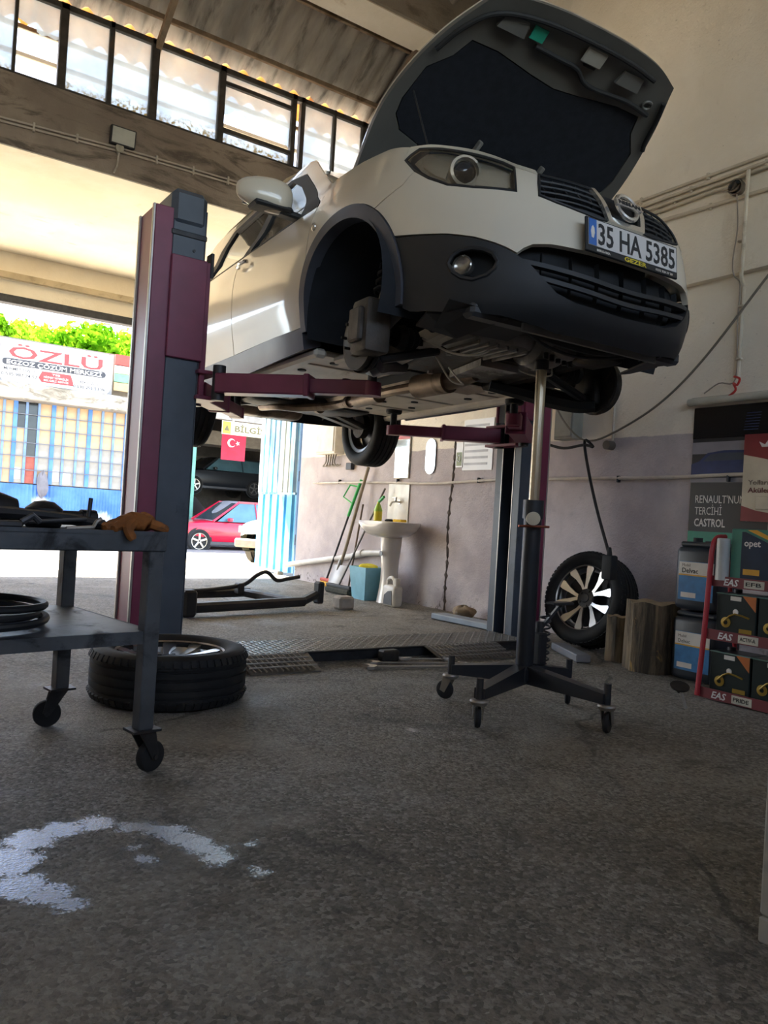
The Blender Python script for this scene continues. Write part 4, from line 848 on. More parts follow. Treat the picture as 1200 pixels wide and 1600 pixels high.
M_OILY = PM('oily_black_metal', '#232325', .5, .4, .3, 15, .3, 60, .004); M_OILG = PM('oily_grey_metal', '#4d4d50', .45, .6, .2, 15)
# starter motor body
sm = thing('starter_motor', 'dark cylindrical starter motor lying on the top of the trolley', 'car part', on_tr(-.51, .20, ZT), math.radians(8))
MB().cyl((-.11, 0, .05), (.05, 0, .05), .045, n=24).build('casing', PM('motor_casing', '#56585c', .5, .4), sm); MB().lathe([(.05, 0), (.055, .02), (.045, .06), (.03, .1), (.001, .11)], 20, T(.05, 0, .055) @ Ry(pi/2)).build('nose', M_OILY, sm)
MB().cyl((-.16, 0, .05), (-.11, 0, .05), .033, n=18).build('end_cap', PM('motor_end', '#4b2a28', .6), sm); MB().cyl((-.04, .03, .1), (.05, .03, .1), .022, n=14).build('solenoid', M_OILY, sm)
arm_ = MB().tube(spl([(-.3, 0, .02), (-.1, .02, .035), (.1, .0, .03), (.25, -.01, .012)], 5), [.02]*8+[.017]*8, 8)
tool('suspension_arm', 'long black suspension arm lying on the top of the trolley', 'car part', arm_, M_OILY, on_tr(-.38, .085, ZT+.006), .05)
tool('wiper_arm', 'flat dark bracket with ridged end on the trolley top', 'car part', MB().box((0, 0, .015), (.30, .035, .018), None, .004).add(*[(lambda m: (m.v, m.f))(MB().tube([(.15, .0, .02), (.18, 0, .04), (.2, 0, .022)], .01, 8))][0]), M_OILG, on_tr(-.56, -.0, ZT), .0)
tool('steel_rod', 'thin steel rod lying across the trolley top', 'rod', MB().tube([(-.2, 0, .008), (0, .005, .02), (.18, .01, .035)], .006, 8), M_OILG, on_tr(-.38, .035, ZT), .05)
tool('socket_extension', 'black socket bar lying at the back of the trolley top', 'tool', MB().tube([(-.25, 0, .031), (.25, 0, .031)], .025, 10).add(*[(lambda m: (m.v, m.f))(MB().cyl((.25, 0, .031), (.3, 0, .031), .03, n=12))][0]), M_OILY, on_tr(-.36, .32, ZT), -.03)
tool('mallet_head', 'black lump of rubber bushing on the trolley top', 'car part', MB().lathe([(.001, 0), (.05, 0), (.06, .02), (.055, .06), (.03, .08), (.001, .085)], 18), M_OILY, on_tr(-.265, .225, ZT))
tool('spring_clamp', 'black pliers standing open on the trolley top', 'pliers', MB().tube([(-.04, 0, .015), (.0, 0, .012), (.02, 0, .05), (.03, 0, .1)], .007, 8), M_OILY, on_tr(-.155, .155, ZT), .9)
tool('open_spanner', 'small silver open spanner on the trolley top', 'spanner', MB().tube([(-.05, 0, .006), (.03, 0, .012)], .007, 8).add(*[(lambda m: (m.v, m.f))(MB().tube([(.03, 0, .012), (.045, .012, .03), (.06, .01, .04)], .006, 6))][0]), M_BARE, on_tr(-.235, -.005, ZT), .0)
# work glove: palm with five fingers
M_GLOVE = PM('orange_leather', '#8a5322', .8, 0, .3, 9, .6, 30, .008, dirt='#4a3c30', dscale=10, damt=.5)
GL = thing('work_glove', 'crumpled dirty orange work glove at the corner of the trolley', 'glove', on_tr(-.055, .02, ZT-.0), math.radians(25))
def blob(rx, ry, rz, c, seed):
    r2 = np.random.default_rng(seed); ph = r2.random(6)*6
    def fn(a, b): t = 2*pi*a; p = -pi/2+pi*b; k = 1+.14*math.sin(3*t+ph[0])*math.cos(2*p+ph[1])+.1*math.sin(5*t+ph[2]+3*p); return (c[0]+rx*k*math.cos(p)*math.cos(t), c[1]+ry*k*math.cos(p)*math.sin(t), c[2]+rz*k*math.sin(p))
    return MB().grid(25, 13, fn)
blob(.062, .045, .03, (-.01, 0, .032), 3).build('palm', M_GLOVE, GL); blob(.035, .032, .028, (.04, .01, .034), 8).build('cuff', M_GLOVE, GL)
for i, P in enumerate(([(-.04, -.03, .03), (-.07, -.045, .012), (-.06, -.06, -.02)], [(-.05, -.015, .03), (-.085, -.02, .02), (-.11, -.025, .012)], [(-.05, .005, .03), (-.09, .0, .018), (-.12, .0, .012)], [(-.04, .03, .03), (-.075, .03, .02), (-.1, .035, .012)], [(.03, -.03, .03), (.06, -.045, .02), (.085, -.05, .012)])):
    MB().tube(spl(P, 4), [.017]*5+[.015]*3+[.010], 8).build('finger', M_GLOVE, GL)
# coil of hose on the lower shelf
M_HOSE = PM('black_hose', '#232426', .5, 0, .1, 12)
pts = []
for k in range(230):
    a = k/230*2*pi*3.6; r = .20+.016*math.sin(a*.37+1)+.012*math.sin(a*1.3); pts.append(on_tr(-.47+r*1.12*math.cos(a), .27+r*math.sin(a), .474+.020*(k/230*3.6)+.012*math.sin(a*.9)))
tag(MB().tube(pts, .012, 8).build('hose_coil', M_HOSE), 'coil of black rubber hose on the lower shelf of the trolley', 'hose')
# ================================================================== TRANSMISSION JACK
M_JACK = PM('black_enamel', '#202227', .38, .1, .12, 6, .05, 40, dirt='#3a3732', damt=.3)
JK = thing('transmission_jack', 'black hydraulic transmission jack on a cross base under the car', 'jack', (2.64, 2.53, 0)); JTOP = 1.668
MB().cyl((.03, .10, .17), (.03, .10, .93), .043, n=24).build('cylinder', M_JACK, JK)
MB().cyl((.03, .10, .90), (.03, .10, .99), .05, n=24).build('gland', M_JACK, JK)
MB().cyl((.03, .10, .93), (.03, .10, 1.65), .026, n=20).build('ram', PM('polished_ram', '#b5a892', .25, .9, .08), JK)
MB().cyl((.03, .10, 1.62), (.03, .10, JTOP), .034, n=18).build('ram_head', M_STEELD, JK)
MB().cyl((-.015, .055, .90), (-.055, .01, .90), .032, n=18).build('gauge', PM('gauge_face', '#b7ab93', .4, .3), JK)
MB().cyl((-.10, .06, .862), (.06, .02, .865), .006, n=8).build('cross_handle', PM('copper_rod', '#8a4a33', .45, .6), JK)
hubj = MB().box((.03, .10, .155), (.14, .14, .075), None, .012).build('base_hub', M_JACK, JK)
pm = MB().box((.12, .10, .27), (.055, .07, .16), None, .008).build('pump', M_JACK, JK)
MB().cyl((.12, .10, .33), (.12, .10, .40), .02, n=12).build('pump_rod', M_STEELD, pm); MB().bar((.12, .10, .36), (.205, .05, .49), .028, .012, (0, 0, 1)).build('pedal_lever', M_JACK, pm); MB().box((.20, .05, .495), (.14, .06, .014), None, .004, ).build('pedal', M_JACK, pm)
rs = MB().tube([(.155+.026*math.cos(t), .10+.026*math.sin(t), .19+.0028*i) for i, t in enumerate(np.linspace(0, 16*pi, 90))], .005, 6).build('return_spring', M_STEELD, pm)
for o_ in JK.children: o_.location = (.05, .09, 0)
for (ex_, ey) in ((-.20, .40), (-.43, -.07), (.34, .14), (.05, -.34)):
    b0 = Vector((.08, .19, .155)); b1 = Vector((ex_, ey, .150)); d = (b1-b0).normalized(); side = Vector((-d.y, d.x, 0))
    v = []
    for p, hh, ww in ((b0+d*.05, .042, .032), (b1, .022, .024)):
        for a, b in ((-1, -1), (1, -1), (1, 1), (-1, 1)): v.append(p+side*(a*ww)+Vector((0, 0, b*hh)))
    lg = MB().add(v, [(3, 2, 1, 0), (4, 5, 6, 7)]+[(i, (i+1) % 4, 4+(i+1) % 4, 4+i) for i in range(4)]).build('base_leg', M_JACK, JK)
    MB().cyl((ex_, ey, .115), (ex_, ey, .215), .016, n=12).build('castor_stem', M_STEELD, lg)
    cu = MB().lathe([(.001, .128), (.036, .126), (.04, .118), (.034, .105), (.001, .104)], 18, T(ex_, ey, 0)).build('castor_cup', PM('worn_zinc', '#8b847a', .45, .6), lg)
    A = T(ex_, ey, 0) @ Rz(random.random()*6)
    for yy in (-.021, .021): MB().prism([(-.02, .112), (.03, .112), (.045, .045), (.02, .035)], yy-.002, yy+.002, A @ Rx(pi/2)).build('castor_fork', PM('worn_zinc', '#8b847a'), lg)
    MB().lathe([(.001, -.014), (.03, -.014), (.042, -.011), (.046, 0), (.042, .011), (.03, .014), (.001, .014)], 22, A @ T(.028, 0, .046) @ Rx(pi/2)).build('castor_wheel', M_RUB, lg)
# ================================================================== WALL FITTINGS
XW = 4.8
def wallbox(name, label, cat, y0, y1, z0, z1, th, mat, x=XW, bev=.003):
    return tag(box(name, (x-th/2, (y0+y1)/2, (z0+z1)/2), (th, abs(y1-y0), z1-z0), mat, bev=bev), label, cat)
M_PIPE = PM('painted_pipe', '#b9afa3', .55, 0, .12, 9, .2, 60, dirt='#7f756a', damt=.3)
wp = thing('water_pipe', 'thin painted water pipe running along the wall above the washbasin', 'pipe', (4.77, 0, 0))
MB().tube(spl([(0, 2.2, 1.29), (0, 2.93, 1.285), (0, 3.5, 1.27), (0, 4.6, 1.268), (0, 5.4, 1.26), (0, 6.2, 1.235), (0, 7.2, 1.25), (0, 8.63, 1.25)], 6), .013, 8).build('tube', M_PIPE, wp)
for y in (3.0, 3.9, 5.5, 6.8, 8.0): MB().box((.006, y, 1.262), (.035, .015, .05), None, .003).build('clip', M_STEELD, wp)
dp = thing('waste_pipe', 'fat white plastic waste pipe sloping down the wall from the washbasin', 'pipe', (4.745, 0, 0)); MB().tube([(0, 6.75, .50), (0, 7.3, .46), (0, 7.6, .40), (0, 8.64, .25), (.0, 9.2, .17)], .035, 12).build('tube', PM('pvc_white', '#c9c4bb', .4), dp); MB().cyl((0, 7.35, .455), (0, 7.45, .435), .042, n=14).build('coupling', PM('pvc_white', '#c9c4bb'), dp)
# crack down the wall, rendered as a strip of raised filler
cr_ = [(5.895, 1.74), (5.9, 1.5), (5.905, 1.3), (5.93, 1.05), (5.94, .77), (5.92, .5), (5.93, .25), (5.92, 0.0)]; P = spl(cr_, 8); v = []; f = []
for i, (y, z) in enumerate(P):
    w_ = .022+.012*math.sin(i*1.7)+.006*math.sin(i*3.1); v += [(4.803, y-w_, z), (4.790, y+.004*math.sin(i*2.3), z), (4.803, y+w_, z)]
for i in range(len(P)-1): f += [(3*i, 3*i+1, 3*i+4, 3*i+3), (3*i+1, 3*i+2, 3*i+5, 3*i+4)]
struct(MB().add(v, f).build('trim_90', PM('dark_filler', '#5d534c', .9, 0, .3, 20, .5, 60)))
M_MIRR = PM('mirror_glass', '#9da3a6', .04, 1, .02)
m1 = thing('wall_mirror', 'tall narrow rectangular mirror hung on the wall above the basin', 'mirror', (4.79, 6.76, 0)); MB().box((0, 0, 1.555), (.012, .27, .53), None, .003).build('frame', PM('pale_frame', '#c8bfae', .5), m1); MB().box((-.0075, 0, 1.50), (.004, .25, .40)).build('glass', M_MIRR, m1); MB().box((-.0075, 0, 1.76), (.004, .25, .10)).build('painted_reflection', PM('reflected_red', '#b0463c', .5), m1)  # red strip is a reflection painted across the top of the mirror
ov = arc(0, .1, .08, 0, 180, 10)+arc(0, -.1, .08, 180, 360, 10)
o = MB().prism(ov, 0, .01, plane_M((4.795, 6.27, 1.51), (0, -1, 0), (0, 0, 1))).build('wall_mirror', M_MIRR); o2 = tag(o, 'small mirror with rounded ends hung on the grey wall', 'mirror')
o.name = 'rounded_mirror'
# price list
pl = thing('price_list', 'laminated white price list with grey rows on the wall by the lift post', 'poster', (4.795, 5.56, 0)); MB().box((0, 0, 1.6), (.006, .42, .48)).build('sheet', PM('paper_white', '#d8d6d4', .4, 0, .03), pl)
for i in range(7): MB().box((-.0045, .02, 1.78-.06*i), (.002, .33, .022)).build('printed_row', PM('grey_row', '#a9a7a8', .5), pl)
MB().box((-.005, .255, 1.51), (.006, .1, .24)).build('side_sheet', PM('paper_white', '#d8d6d4'), pl); MB().box((-.009, .255, 1.47), (.002, .075, .13)).build('green_label', PM('olive_label', '#7d8552', .5), pl); MB().tube([(-.012, .255+.02*math.cos(t), 1.475+.03*math.sin(t)) for t in np.linspace(0, 6, 16)], .004, 6).build('label_mark', PM('paper_white', '#d8d6d4'), pl)
eb = thing('meter_box', 'pale grey electric box high on the wall with wires hanging below', 'electric box', (4.8, 8.2, 0)); MB().box((-.07, 0, 1.76), (.14, .46, .34), None, .01).build('case', PM('box_cream', '#cfc9bd', .5), eb); MB().box((-.145, 0, 1.76), (.012, .40, .29), None, .004).build('lid', PM('box_cream', '#cfc9bd'), eb)
for i in range(5): MB().tube(spl([(-.05, -.12+.06*i, 1.59), (-.06, -.10+.05*i, 1.5), (-.05, -.14+.08*i, 1.45), (-.03, -.2+.06*i, 1.47)], 4), .009, 6).build('wire', PM('wire_grey', '#8f867b', .6), eb)
MB().box((-.03, -.42, 1.44), (.05, .12, .08), None, .006).build('fuse', M_STEELD, eb)
tag(box('splash_panel', (4.792, 6.79, 1.02), (.012, .38, .43), PM('white_tile', '#d8d3c8', .25), bev=.002), 'white splash panel fixed to the wall behind the basin', 'panel')
# washbasin
WB = thing('washbasin', 'white ceramic pedestal washbasin standing against the wall', 'washbasin', (4.53, 6.56, 0)); M_CER = PM('ceramic_white', '#cfc8bf', .22, 0, .05, 4, coat=.3, dirt='#a3988c', damt=.12)
def bas(a, b):
    t = 2*pi*a; pr = [(.001, .66), (.10, .665), (.17, .69), (.225, .745), (.25, .80), (.25, .825), (.235, .828), (.20, .79), (.12, .73), (.001, .72)]
    k = b*(len(pr)-1); i = min(int(k), len(pr)-2); q = k-i; r = pr[i][0]*(1-q)+pr[i+1][0]*q; z = pr[i][1]*(1-q)+pr[i+1][1]*q
    cx = math.cos(t); sy = math.sin(t); ex_ = 2.6; n = (abs(cx)**ex_+abs(sy)**ex_)**(-1/ex_); return (max(-.23, min(.25, r*n*cx*.98)), r*n*sy*1.5, z)
MB().grid(49, 31, bas).build('bowl', M_CER, WB)
MB().grid(33, 13, lambda a, b: ((.105-.02*math.sin(pi*min(1, b*1.2))+.03*(b-.5)**2)*math.cos(2*pi*a)+.04, (.135-.03*math.sin(pi*b)-.02*b)*math.sin(2*pi*a), .68*b)).build('pedestal', M_CER, WB)
MB().lathe([(.028, 0), (.028, .004), (.001, .004)], 16, T(-.078, 0, .5) @ Ry(-pi/2)).build('maker_mark', PM('stamp_grey', '#6d7177', .5), WB)
tp = thing('water_tap', 'brass wall tap above the basin', 'tap', (4.786, 6.76, 1.04)); MB().tube([(0, 0, 0), (-.06, 0, 0), (-.10, .0, -.01), (-.12, 0, -.05)], .011, 8).build('spout', M_CHROME, tp); MB().cyl((-.05, 0, .0), (-.05, 0, .04), .013, n=10).build('valve', M_CHROME, tp); MB().box((-.05, .02, .045), (.02, .07, .012), None, .004).build('lever', M_CHROME, tp); MB().cyl((-.008, 0, 0), (0.006, 0, 0), .024, n=14).build('flange', M_CHROME, tp)
sb = thing('spray_bottle', 'yellow and green spray bottle standing on the basin rim', 'bottle', (4.60, 6.88, .828)); MB().lathe([(.001, 0), (.042, 0), (.045, .02), (.045, .10), (.03, .15), (.016, .18), (.016, .2), (.001, .2)], 20).build('body', PM('yellow_plastic', '#d6c62a', .35), sb); MB().lathe([(.046, .1), (.046, .11), (.031, .152), (.017, .182)], 20).build('shoulder', PM('lime_plastic', '#9fc23c', .35), sb)
MB().bar((0, -.005, .2), (0, -.10, .26), .03, .03, (0, 0, 1), .008).build('trigger_head', PM('green_plastic', '#35b558', .35), sb); MB().bar((0, .0, .2), (.0, .03, .12), .02, .018, (0, 1, 0), .005).build('trigger', PM('green_plastic', '#35b558'), sb)
tag(MB().box((4.56, 6.42, .842), (.075, .15, .028), None, .01, 2).build('sponge', PM('sponge_yellow', '#e0b53a', .95, 0, .15, 40, .6, 120)), 'yellow sponge lying on the basin rim', 'sponge')
tag(MB().lathe([(.001, 0), (.045, 0), (.05, .012), (.03, .025), (.001, .026)], 16, T(4.57, 6.62, .829)).build('soap_dish', M_RUB), 'small dark soap dish on the basin rim', 'dish')
jg = thing('plastic_jug', 'white plastic oil jug with black label beside the basin pedestal', 'jug', (4.42, 6.27, 0)); M_JUG = PM('milky_plastic', '#cfc7b8', .4)
MB().box((0, 0, .105), (.11, .22, .21), None, .035, 3).build('body', M_JUG, jg); MB().tube(spl([(0, .08, .18), (0, .085, .25), (0, .03, .28), (0, -.02, .26), (0, -.03, .2)], 5), .018, 10).build('handle', M_JUG, jg); MB().cyl((0, -.07, .2), (0, -.07, .255), .028, n=16).build('neck', M_JUG, jg); MB().cyl((0, -.07, .25), (0, -.07, .28), .031, n=16).build('cap', M_JUG, jg)
MB().prism([(-.07, .02), (-.06, .11), (0, .15), (.06, .16), (.075, .02)], 0, .003, plane_M((-.057, 0, 0), (0, -1, 0), (0, 0, 1))).build('label', PM('jug_label', '#1c1b22', .4), jg)
# brooms, shovel, bucket
M_WOOD = PM('worn_wood', '#9a8a72', .7, 0, .15, 10, .2, 40)
b1 = thing('floor_broom', 'broom with a green-wrapped handle leaning on the wall', 'broom', (4.70, 7.8, 0)); MB().cyl((.0, .24, .10), (.075, -.26, 1.26), .012, n=10).build('handle', M_STEELD, b1); MB().cyl((.045, -.09, .86), (.08, -.27, 1.28), .018, n=10).build('grip', PM('green_plastic', '#35b558'), b1); MB().tube([(.06, -.15, 1.0), (.03, .02, 1.08), (.04, -.1, 1.22), (.07, -.23, 1.2)], .01, 6).build('ribbon', PM('green_plastic', '#35b558'), b1)
MB().box((0, .25, .085), (.05, .24, .04), None, .01).build('head', PM('broom_red', '#b3432b', .6), b1); MB().box((0, .25, .04), (.06, .25, .06), None, .015).build('bristles', PM('broom_yellow', '#d9a93c', .9, 0, .3, 60, .6, 150), b1)
s1 = thing('shovel', 'long shovel with a pale wooden handle leaning on the wall', 'shovel', (4.62, 7.55, 0)); MB().tube(spl([(-.03, .06, .22), (.02, .0, .5), (.07, -.12, 1.0), (.11, -.23, 1.42)], 6), .019, 10).build('handle', M_WOOD, s1)
MB().grid(9, 9, lambda a, b: (-.03-.10*(1-a)+.03*(2*b-1)**2, .06+(b-.5)*.26*(1-.25*(1-a)**3)+.02*(1-a), .02+.28*a)).build('blade', PM('shovel_steel', '#98938c', .45, .6, .15), s1); MB().tube([(-.035, .06, .24), (-.01, .04, .36)], .024, 10).build('socket', PM('shovel_steel', '#98938c'), s1)
b2 = thing('push_broom', 'wide push broom with dark head lying against the bucket', 'broom', (4.45, 7.31, 0)); MB().cyl((.02, .06, .10), (.27, -.36, 1.18), .011, n=10).build('handle', PM('grey_tube', '#6b6560', .5, .4), b2); MB().box((0, .02, .085), (.06, .50, .035), None, .008).build('head', PM('broom_dark', '#2c2d2c', .7), b2); MB().box((-.005, .02, .035), (.08, .50, .07), None, .02).build('bristles', PM('broom_fibre', '#37382f', .95, 0, .3, 60, .6, 150), b2)
tag(MB().cyl((4.63, 7.44, .012), (4.70, 7.34, 1.0), .011, n=10).build('iron_bar', PM('rust_bar', '#6b5a4c', .6, .5)), 'thin iron bar standing against the wall behind the bucket', 'bar')
dpn = thing('dustpan', 'dark plastic dustpan standing on edge against the wall', 'dustpan', (4.69, 7.14, 0)); MB().box((0, 0, .16), (.03, .34, .32), T(0, 0, 0) @ Ry(.2), .01).build('pan', PM('pan_dark', '#2f3433', .6), dpn); MB().box((-.03, 0, .02), (.09, .34, .04), None, .008).build('pan_lip', PM('pan_dark', '#2f3433'), dpn)
bk = thing('bucket', 'square light blue plastic bucket with a yellow cloth in it', 'bucket', (4.50, 6.86, 0)); 
MB().add([(-.10, -.12, 0), (.10, -.12, 0), (.10, .12, 0), (-.10, .12, 0), (-.13, -.16, .34), (.13, -.16, .34), (.13, .16, .34), (-.13, .16, .34), (-.12, -.15, .34), (.12, -.15, .34), (.12, .15, .34), (-.12, .15, .34), (-.09, -.11, .02), (.09, -.11, .02), (.09, .11, .02), (-.09, .11, .02)],
    [(3, 2, 1, 0), (12, 13, 14, 15)]+[(i, (i+1) % 4, 4+(i+1) % 4, 4+i) for i in range(4)]+[(4+i, 4+(i+1) % 4, 8+(i+1) % 4, 8+i) for i in range(4)]+[(8+i, 8+(i+1) % 4, 12+(i+1) % 4, 12+i) for i in range(4)]).build('tub', PM('blue_plastic', '#6fa7b8', .45), bk)
blob(.1, .12, .05, (0, 0, .32), 5).build('cloth', PM('yellow_cloth', '#d8cc3c', .9, 0, .2, 12), bk)
tag(blob(.09, .12, .055, (4.62, 5.42, .055), 11).build('rock', PM('brown_stone', '#8c7a62', .9, 0, .25, 9, .6, 30)), 'rounded brown rock lying at the foot of the wall', 'rock')
tag(MB().box((3.79, 6.15, .06), (.16, .15, .12), None, .02).build('concrete_block', PM('block_grey', '#9b9389', .9, 0, .2, 9, .6, 30)), 'small grey concrete block standing alone on the floor', 'block')
tag(MB().bar((4.32, 5.42, .03), (4.38, 4.60, .03), .16, .05, (0, 0, 1), .008).build('steel_bar', PM('blue_grey_paint', '#8d97a0', .5, .2, .1)), 'flat blue-grey steel bar lying along the foot of the wall', 'bar')
tag(MB().bar((4.18, 3.86, .03), (3.95, 3.42, .03), .10, .05, (0, 0, 1), .006).build('steel_channel', PM('channel_paint', '#7e8084', .5, .3, .1)), 'grey steel channel lying on the floor below the leaning wheel', 'bar')
# small electric box behind the wall post, conduit, socket, hose and rope
wbx = thing('switch_box', 'grey steel switch box on the wall behind the lift post', 'electric box', (4.8, 4.40, 0)); MB().box((-.06, 0, 1.76), (.12, .2, .36), None, .006).build('case', PM('box_grey', '#8d8b80', .5), wbx); MB().box((-.124, 0, 1.76), (.01, .17, .32), None, .003).build('door', PM('box_grey', '#8d8b80'), wbx)
cv = thing('socket_outlet', 'brown wall socket hanging from a thin vertical conduit', 'socket', (4.79, 3.99, 0)); MB().cyl((0, 0, 1.56), (0, 0, 2.62), .009, n=8).build('conduit', M_PIPE, cv); MB().cyl((.0, 0, 1.52), (-.07, 0, 1.52), .035, n=16).build('outlet', PM('brown_bakelite', '#5d5348', .5), cv)
rope = spl([(4.70, 2.3, 3.05), (4.70, 2.76, 2.54), (4.70, 3.18, 2.07), (4.70, 3.52, 1.79), (4.70, 3.9, 1.61), (4.66, 4.11, 1.55), (4.63, 4.26, 1.63), (4.62, 4.42, 1.82), (4.60, 4.5, 2.1)], 8); tag(MB().tube(rope, .008, 6).build('slack_cable', PM('grey_cable', '#6f675c', .7)), 'slack grey cable sagging across the wall from above', 'cable')
lp = thing('inspection_lamp', 'black hand lamp hanging on its cord above the leaning wheel', 'lamp', (0, 0, 0))
MB().tube(spl([(4.6, 4.75, 1.62), (4.58, 4.49, 1.54), (4.56, 4.27, 1.49), (4.55, 4.06, 1.505), (4.54, 3.96, 1.485), (4.55, 4.05, 1.54), (4.53, 4.01, 1.40), (4.42, 3.8, 1.05), (4.31, 3.56, .70)], 6), .011, 8).build('cord', M_RUB, lp)
MB().box((4.30, 3.545, .615), (.075, .085, .17), T(0, 0, 0), .015, 2).build('lamp_body', M_RUB, lp); MB().cyl((4.30, 3.55, .69), (4.315, 3.565, .75), .02, .012, n=12).build('strain_relief', M_RUB, lp)
# conduits high on the right wall
M_COND = PM('painted_conduit', '#c3b8a5', .6, 0, .1, 9, dirt='#8d8170', damt=.35)
for i, (P, lab) in enumerate(([[(4.725, 1.2, 3.34), (4.725, 2.83, 3.34), (4.725, 5.6, 3.33)], 'top'], [[(4.72, 1.2, 3.295), (4.72, 2.83, 3.29), (4.72, 5.6, 3.28)], 'second'], [[(4.715, 1.2, 3.25), (4.715, 2.83, 3.255), (4.715, 3.15, 3.25), (4.715, 5.6, 3.22)], 'third'], [[(4.715, 3.073, 3.20), (4.715, 3.16, 3.215), (4.715, 3.7, 3.20), (4.715, 5.6, 3.18)], 'fourth'], [[(4.72, 1.2, 3.09), (4.72, 2.82, 3.11), (4.72, 3.61, 3.13), (4.72, 5.6, 3.14)], 'lowest'])):
    t = thing('conduit', '%s of the parallel painted conduits running along the upper wall' % lab, 'conduit', (0, 0, 0)); MB().tube(P, .011 if i < 2 else .013, 8).build('tube', M_COND, t)
    for y in np.arange(1.6+.13*i, 5.4, .55):
        if y > P[0][1]: MB().box((4.733, float(y), float(np.interp(y, [p[1] for p in P], [p[2] for p in P]))), (.03, .02, .045), None, .003).build('clip', M_COND, t)
jb = thing('junction_box', 'open round junction box full of dark wires on the upper wall', 'junction box', (4.74, 3.02, 3.182)); MB().lathe([(.001, 0), (.048, 0), (.052, .02), (.052, .05), (.045, .05), (.043, .02)], 20, Ry(-pi/2)).build('can', PM('can_grey', '#6b6155', .6), jb)
for i in range(5): MB().tube(spl([(-.03, .025*math.cos(i*1.3), .025*math.sin(i*1.3)), (-.06, .03*math.cos(i*2.1), .03*math.sin(i*2.1)), (-.05, .03*math.cos(i*3.3), .03*math.sin(i*2.7))], 4), .008, 6).build('wire', M_RUB if i % 2 else PM('wire_brown', '#5a4b3c', .6), jb)
vc = thing('drop_conduit', 'conduit with a loose wire dropping down the wall to the tube light', 'conduit', (0, 0, 0)); MB().tube([(4.685, 2.925, 3.26), (4.685, 2.93, 3.05), (4.70, 2.94, 2.9), (4.72, 2.955, 2.62), (4.722, 2.96, 2.595), (4.785, 2.975, 2.53), (4.785, 2.98, 1.93)], .013, 8).build('tube', M_COND, vc)
MB().tube(spl([(4.70, 3.01, 3.135), (4.695, 3.0, 3.08), (4.715, 3.0, 2.9), (4.715, 3.02, 2.7), (4.72, 3.01, 2.60), (4.765, 2.99, 2.54), (4.775, 3.0, 2.3), (4.775, 2.99, 1.92), (4.76, 3.1, 1.9), (4.75, 3.2, 1.84)], 5), .005, 6).build('wire', PM('wire_grey', '#8f867b'), vc)
for z in (2.82, 2.4, 2.05): MB().box((4.775 if z < 2.6 else 4.73, 2.975, z), (.03, .045, .015), None, .003).build('clip', M_COND, vc)
tag(MB().tube(spl([(4.75, 2.985, 1.93), (4.74, 2.94, 1.91), (4.74, 2.955, 1.87), (4.745, 2.985, 1.885), (4.75, 2.97, 1.84), (4.75, 3.02, 1.80)], 5), .008, 6).build('red_tie', PM('red_plastic', '#b02a24', .4)), 'red plastic tie knotted on the wire above the tube light', 'tie')
tl = thing('tube_light', 'unlit fluorescent tube light batten above the poster', 'lamp', (4.77, 0, 0)); MB().tube([(-.01, 3.32, 1.787), (-.01, 2.0, 1.79)], .026, 14).build('tube', PM('tube_glass', '#b9b5a6', .3), tl); MB().box((.012, 2.66, 1.80), (.03, 1.30, .04), None, .005).build('batten', PM('batten_white', '#a9a392', .5), tl)
# posters
po = thing('oil_poster', 'dark oil poster with a blue car and white lettering on the wall', 'poster', (4.792, 0, 0)); PX_ = plane_M((0, 3.29, .78), (0, -1, 0), (0, 0, 1)); PH = .97; PWd = .95
MB().box((PWd/2, PH/2, 0), (PWd, PH, .006), PX_).build('sheet', PM('poster_dark', '#23242a', .35, 0, .1, 4), po)
MB().box((PWd/2, .06, .0045), (PWd, .12, .002), PX_).build('green_band', PM('poster_green', '#2e8a72', .4), po)
MB().box((PWd/2, .69, .0045), (PWd, .08, .002), PX_).build('grey_band', PM('poster_grey', '#85828a', .4), po); MB().box((PWd/2, .86, .0045), (PWd, .21, .002), PX_).build('night_band', PM('poster_black', '#0f1014', .25), po)
MB().prism([(.0, .50), (.0, .58), (.06, .60), (.12, .655), (.24, .67), (.5, .665), (.62, .62), (.7, .5)], .004, .007, PX_).build('printed_car', PM('poster_blue', '#2c3a66', .3, .2, .2, 8), po)
MB().prism([(.09, .60), (.14, .645), (.25, .655), (.40, .65), (.44, .605)], .007, .008, PX_).build('printed_window', PM('poster_window', '#3c4654', .3), po); MB().box((.3, .47, .005), (.6, .03, .002), PX_).build('printed_road', PM('poster_grey', '#85828a'), po)
MP_INK = PM('poster_white', '#d2cfca', .5, 0, .02)
for s_, y_, w_, bd in (("RENAULT'NUN", .315, .36, False), ('TERCİHİ', .235, .20, False), ('CASTROL', .155, .23, True)): text('lettering', s_, .075, MP_INK, po, PX_ @ T(.045, y_, .005), wid=w_, ext=.0006, bold=bd)
for i in range(7): MB().box((.42+.003*i, .80+.018*i, .0062), (.1, .004, .001), PX_).build('printed_ring', PM('poster_blue', '#2c3a66'), po)
p2 = thing('battery_poster', 'maroon and cream battery poster overlapping the dark poster', 'poster', (4.745, 0, 0)); QX = plane_M((0, 2.88, .98), (0, -1, 0), (0, 0, 1))
MB().box((.3, .28, 0), (.6, .56, .008), QX).build('sheet', PM('poster_cream', '#bdb29c', .4), p2)
MB().prism([(0, .56), (.6, .56), (.6, .33), (.3, .36), (.12, .405), (0, .43)], .0045, .0065, QX).build('maroon_top', PM('poster_maroon', '#7c2a2e', .35), p2); MB().prism([(0, 0), (.6, 0), (.6, .04), (.2, .055), (.1, .07), (0, .10)], .0045, .0065, QX).build('maroon_foot', PM('poster_maroon', '#7c2a2e'), p2)
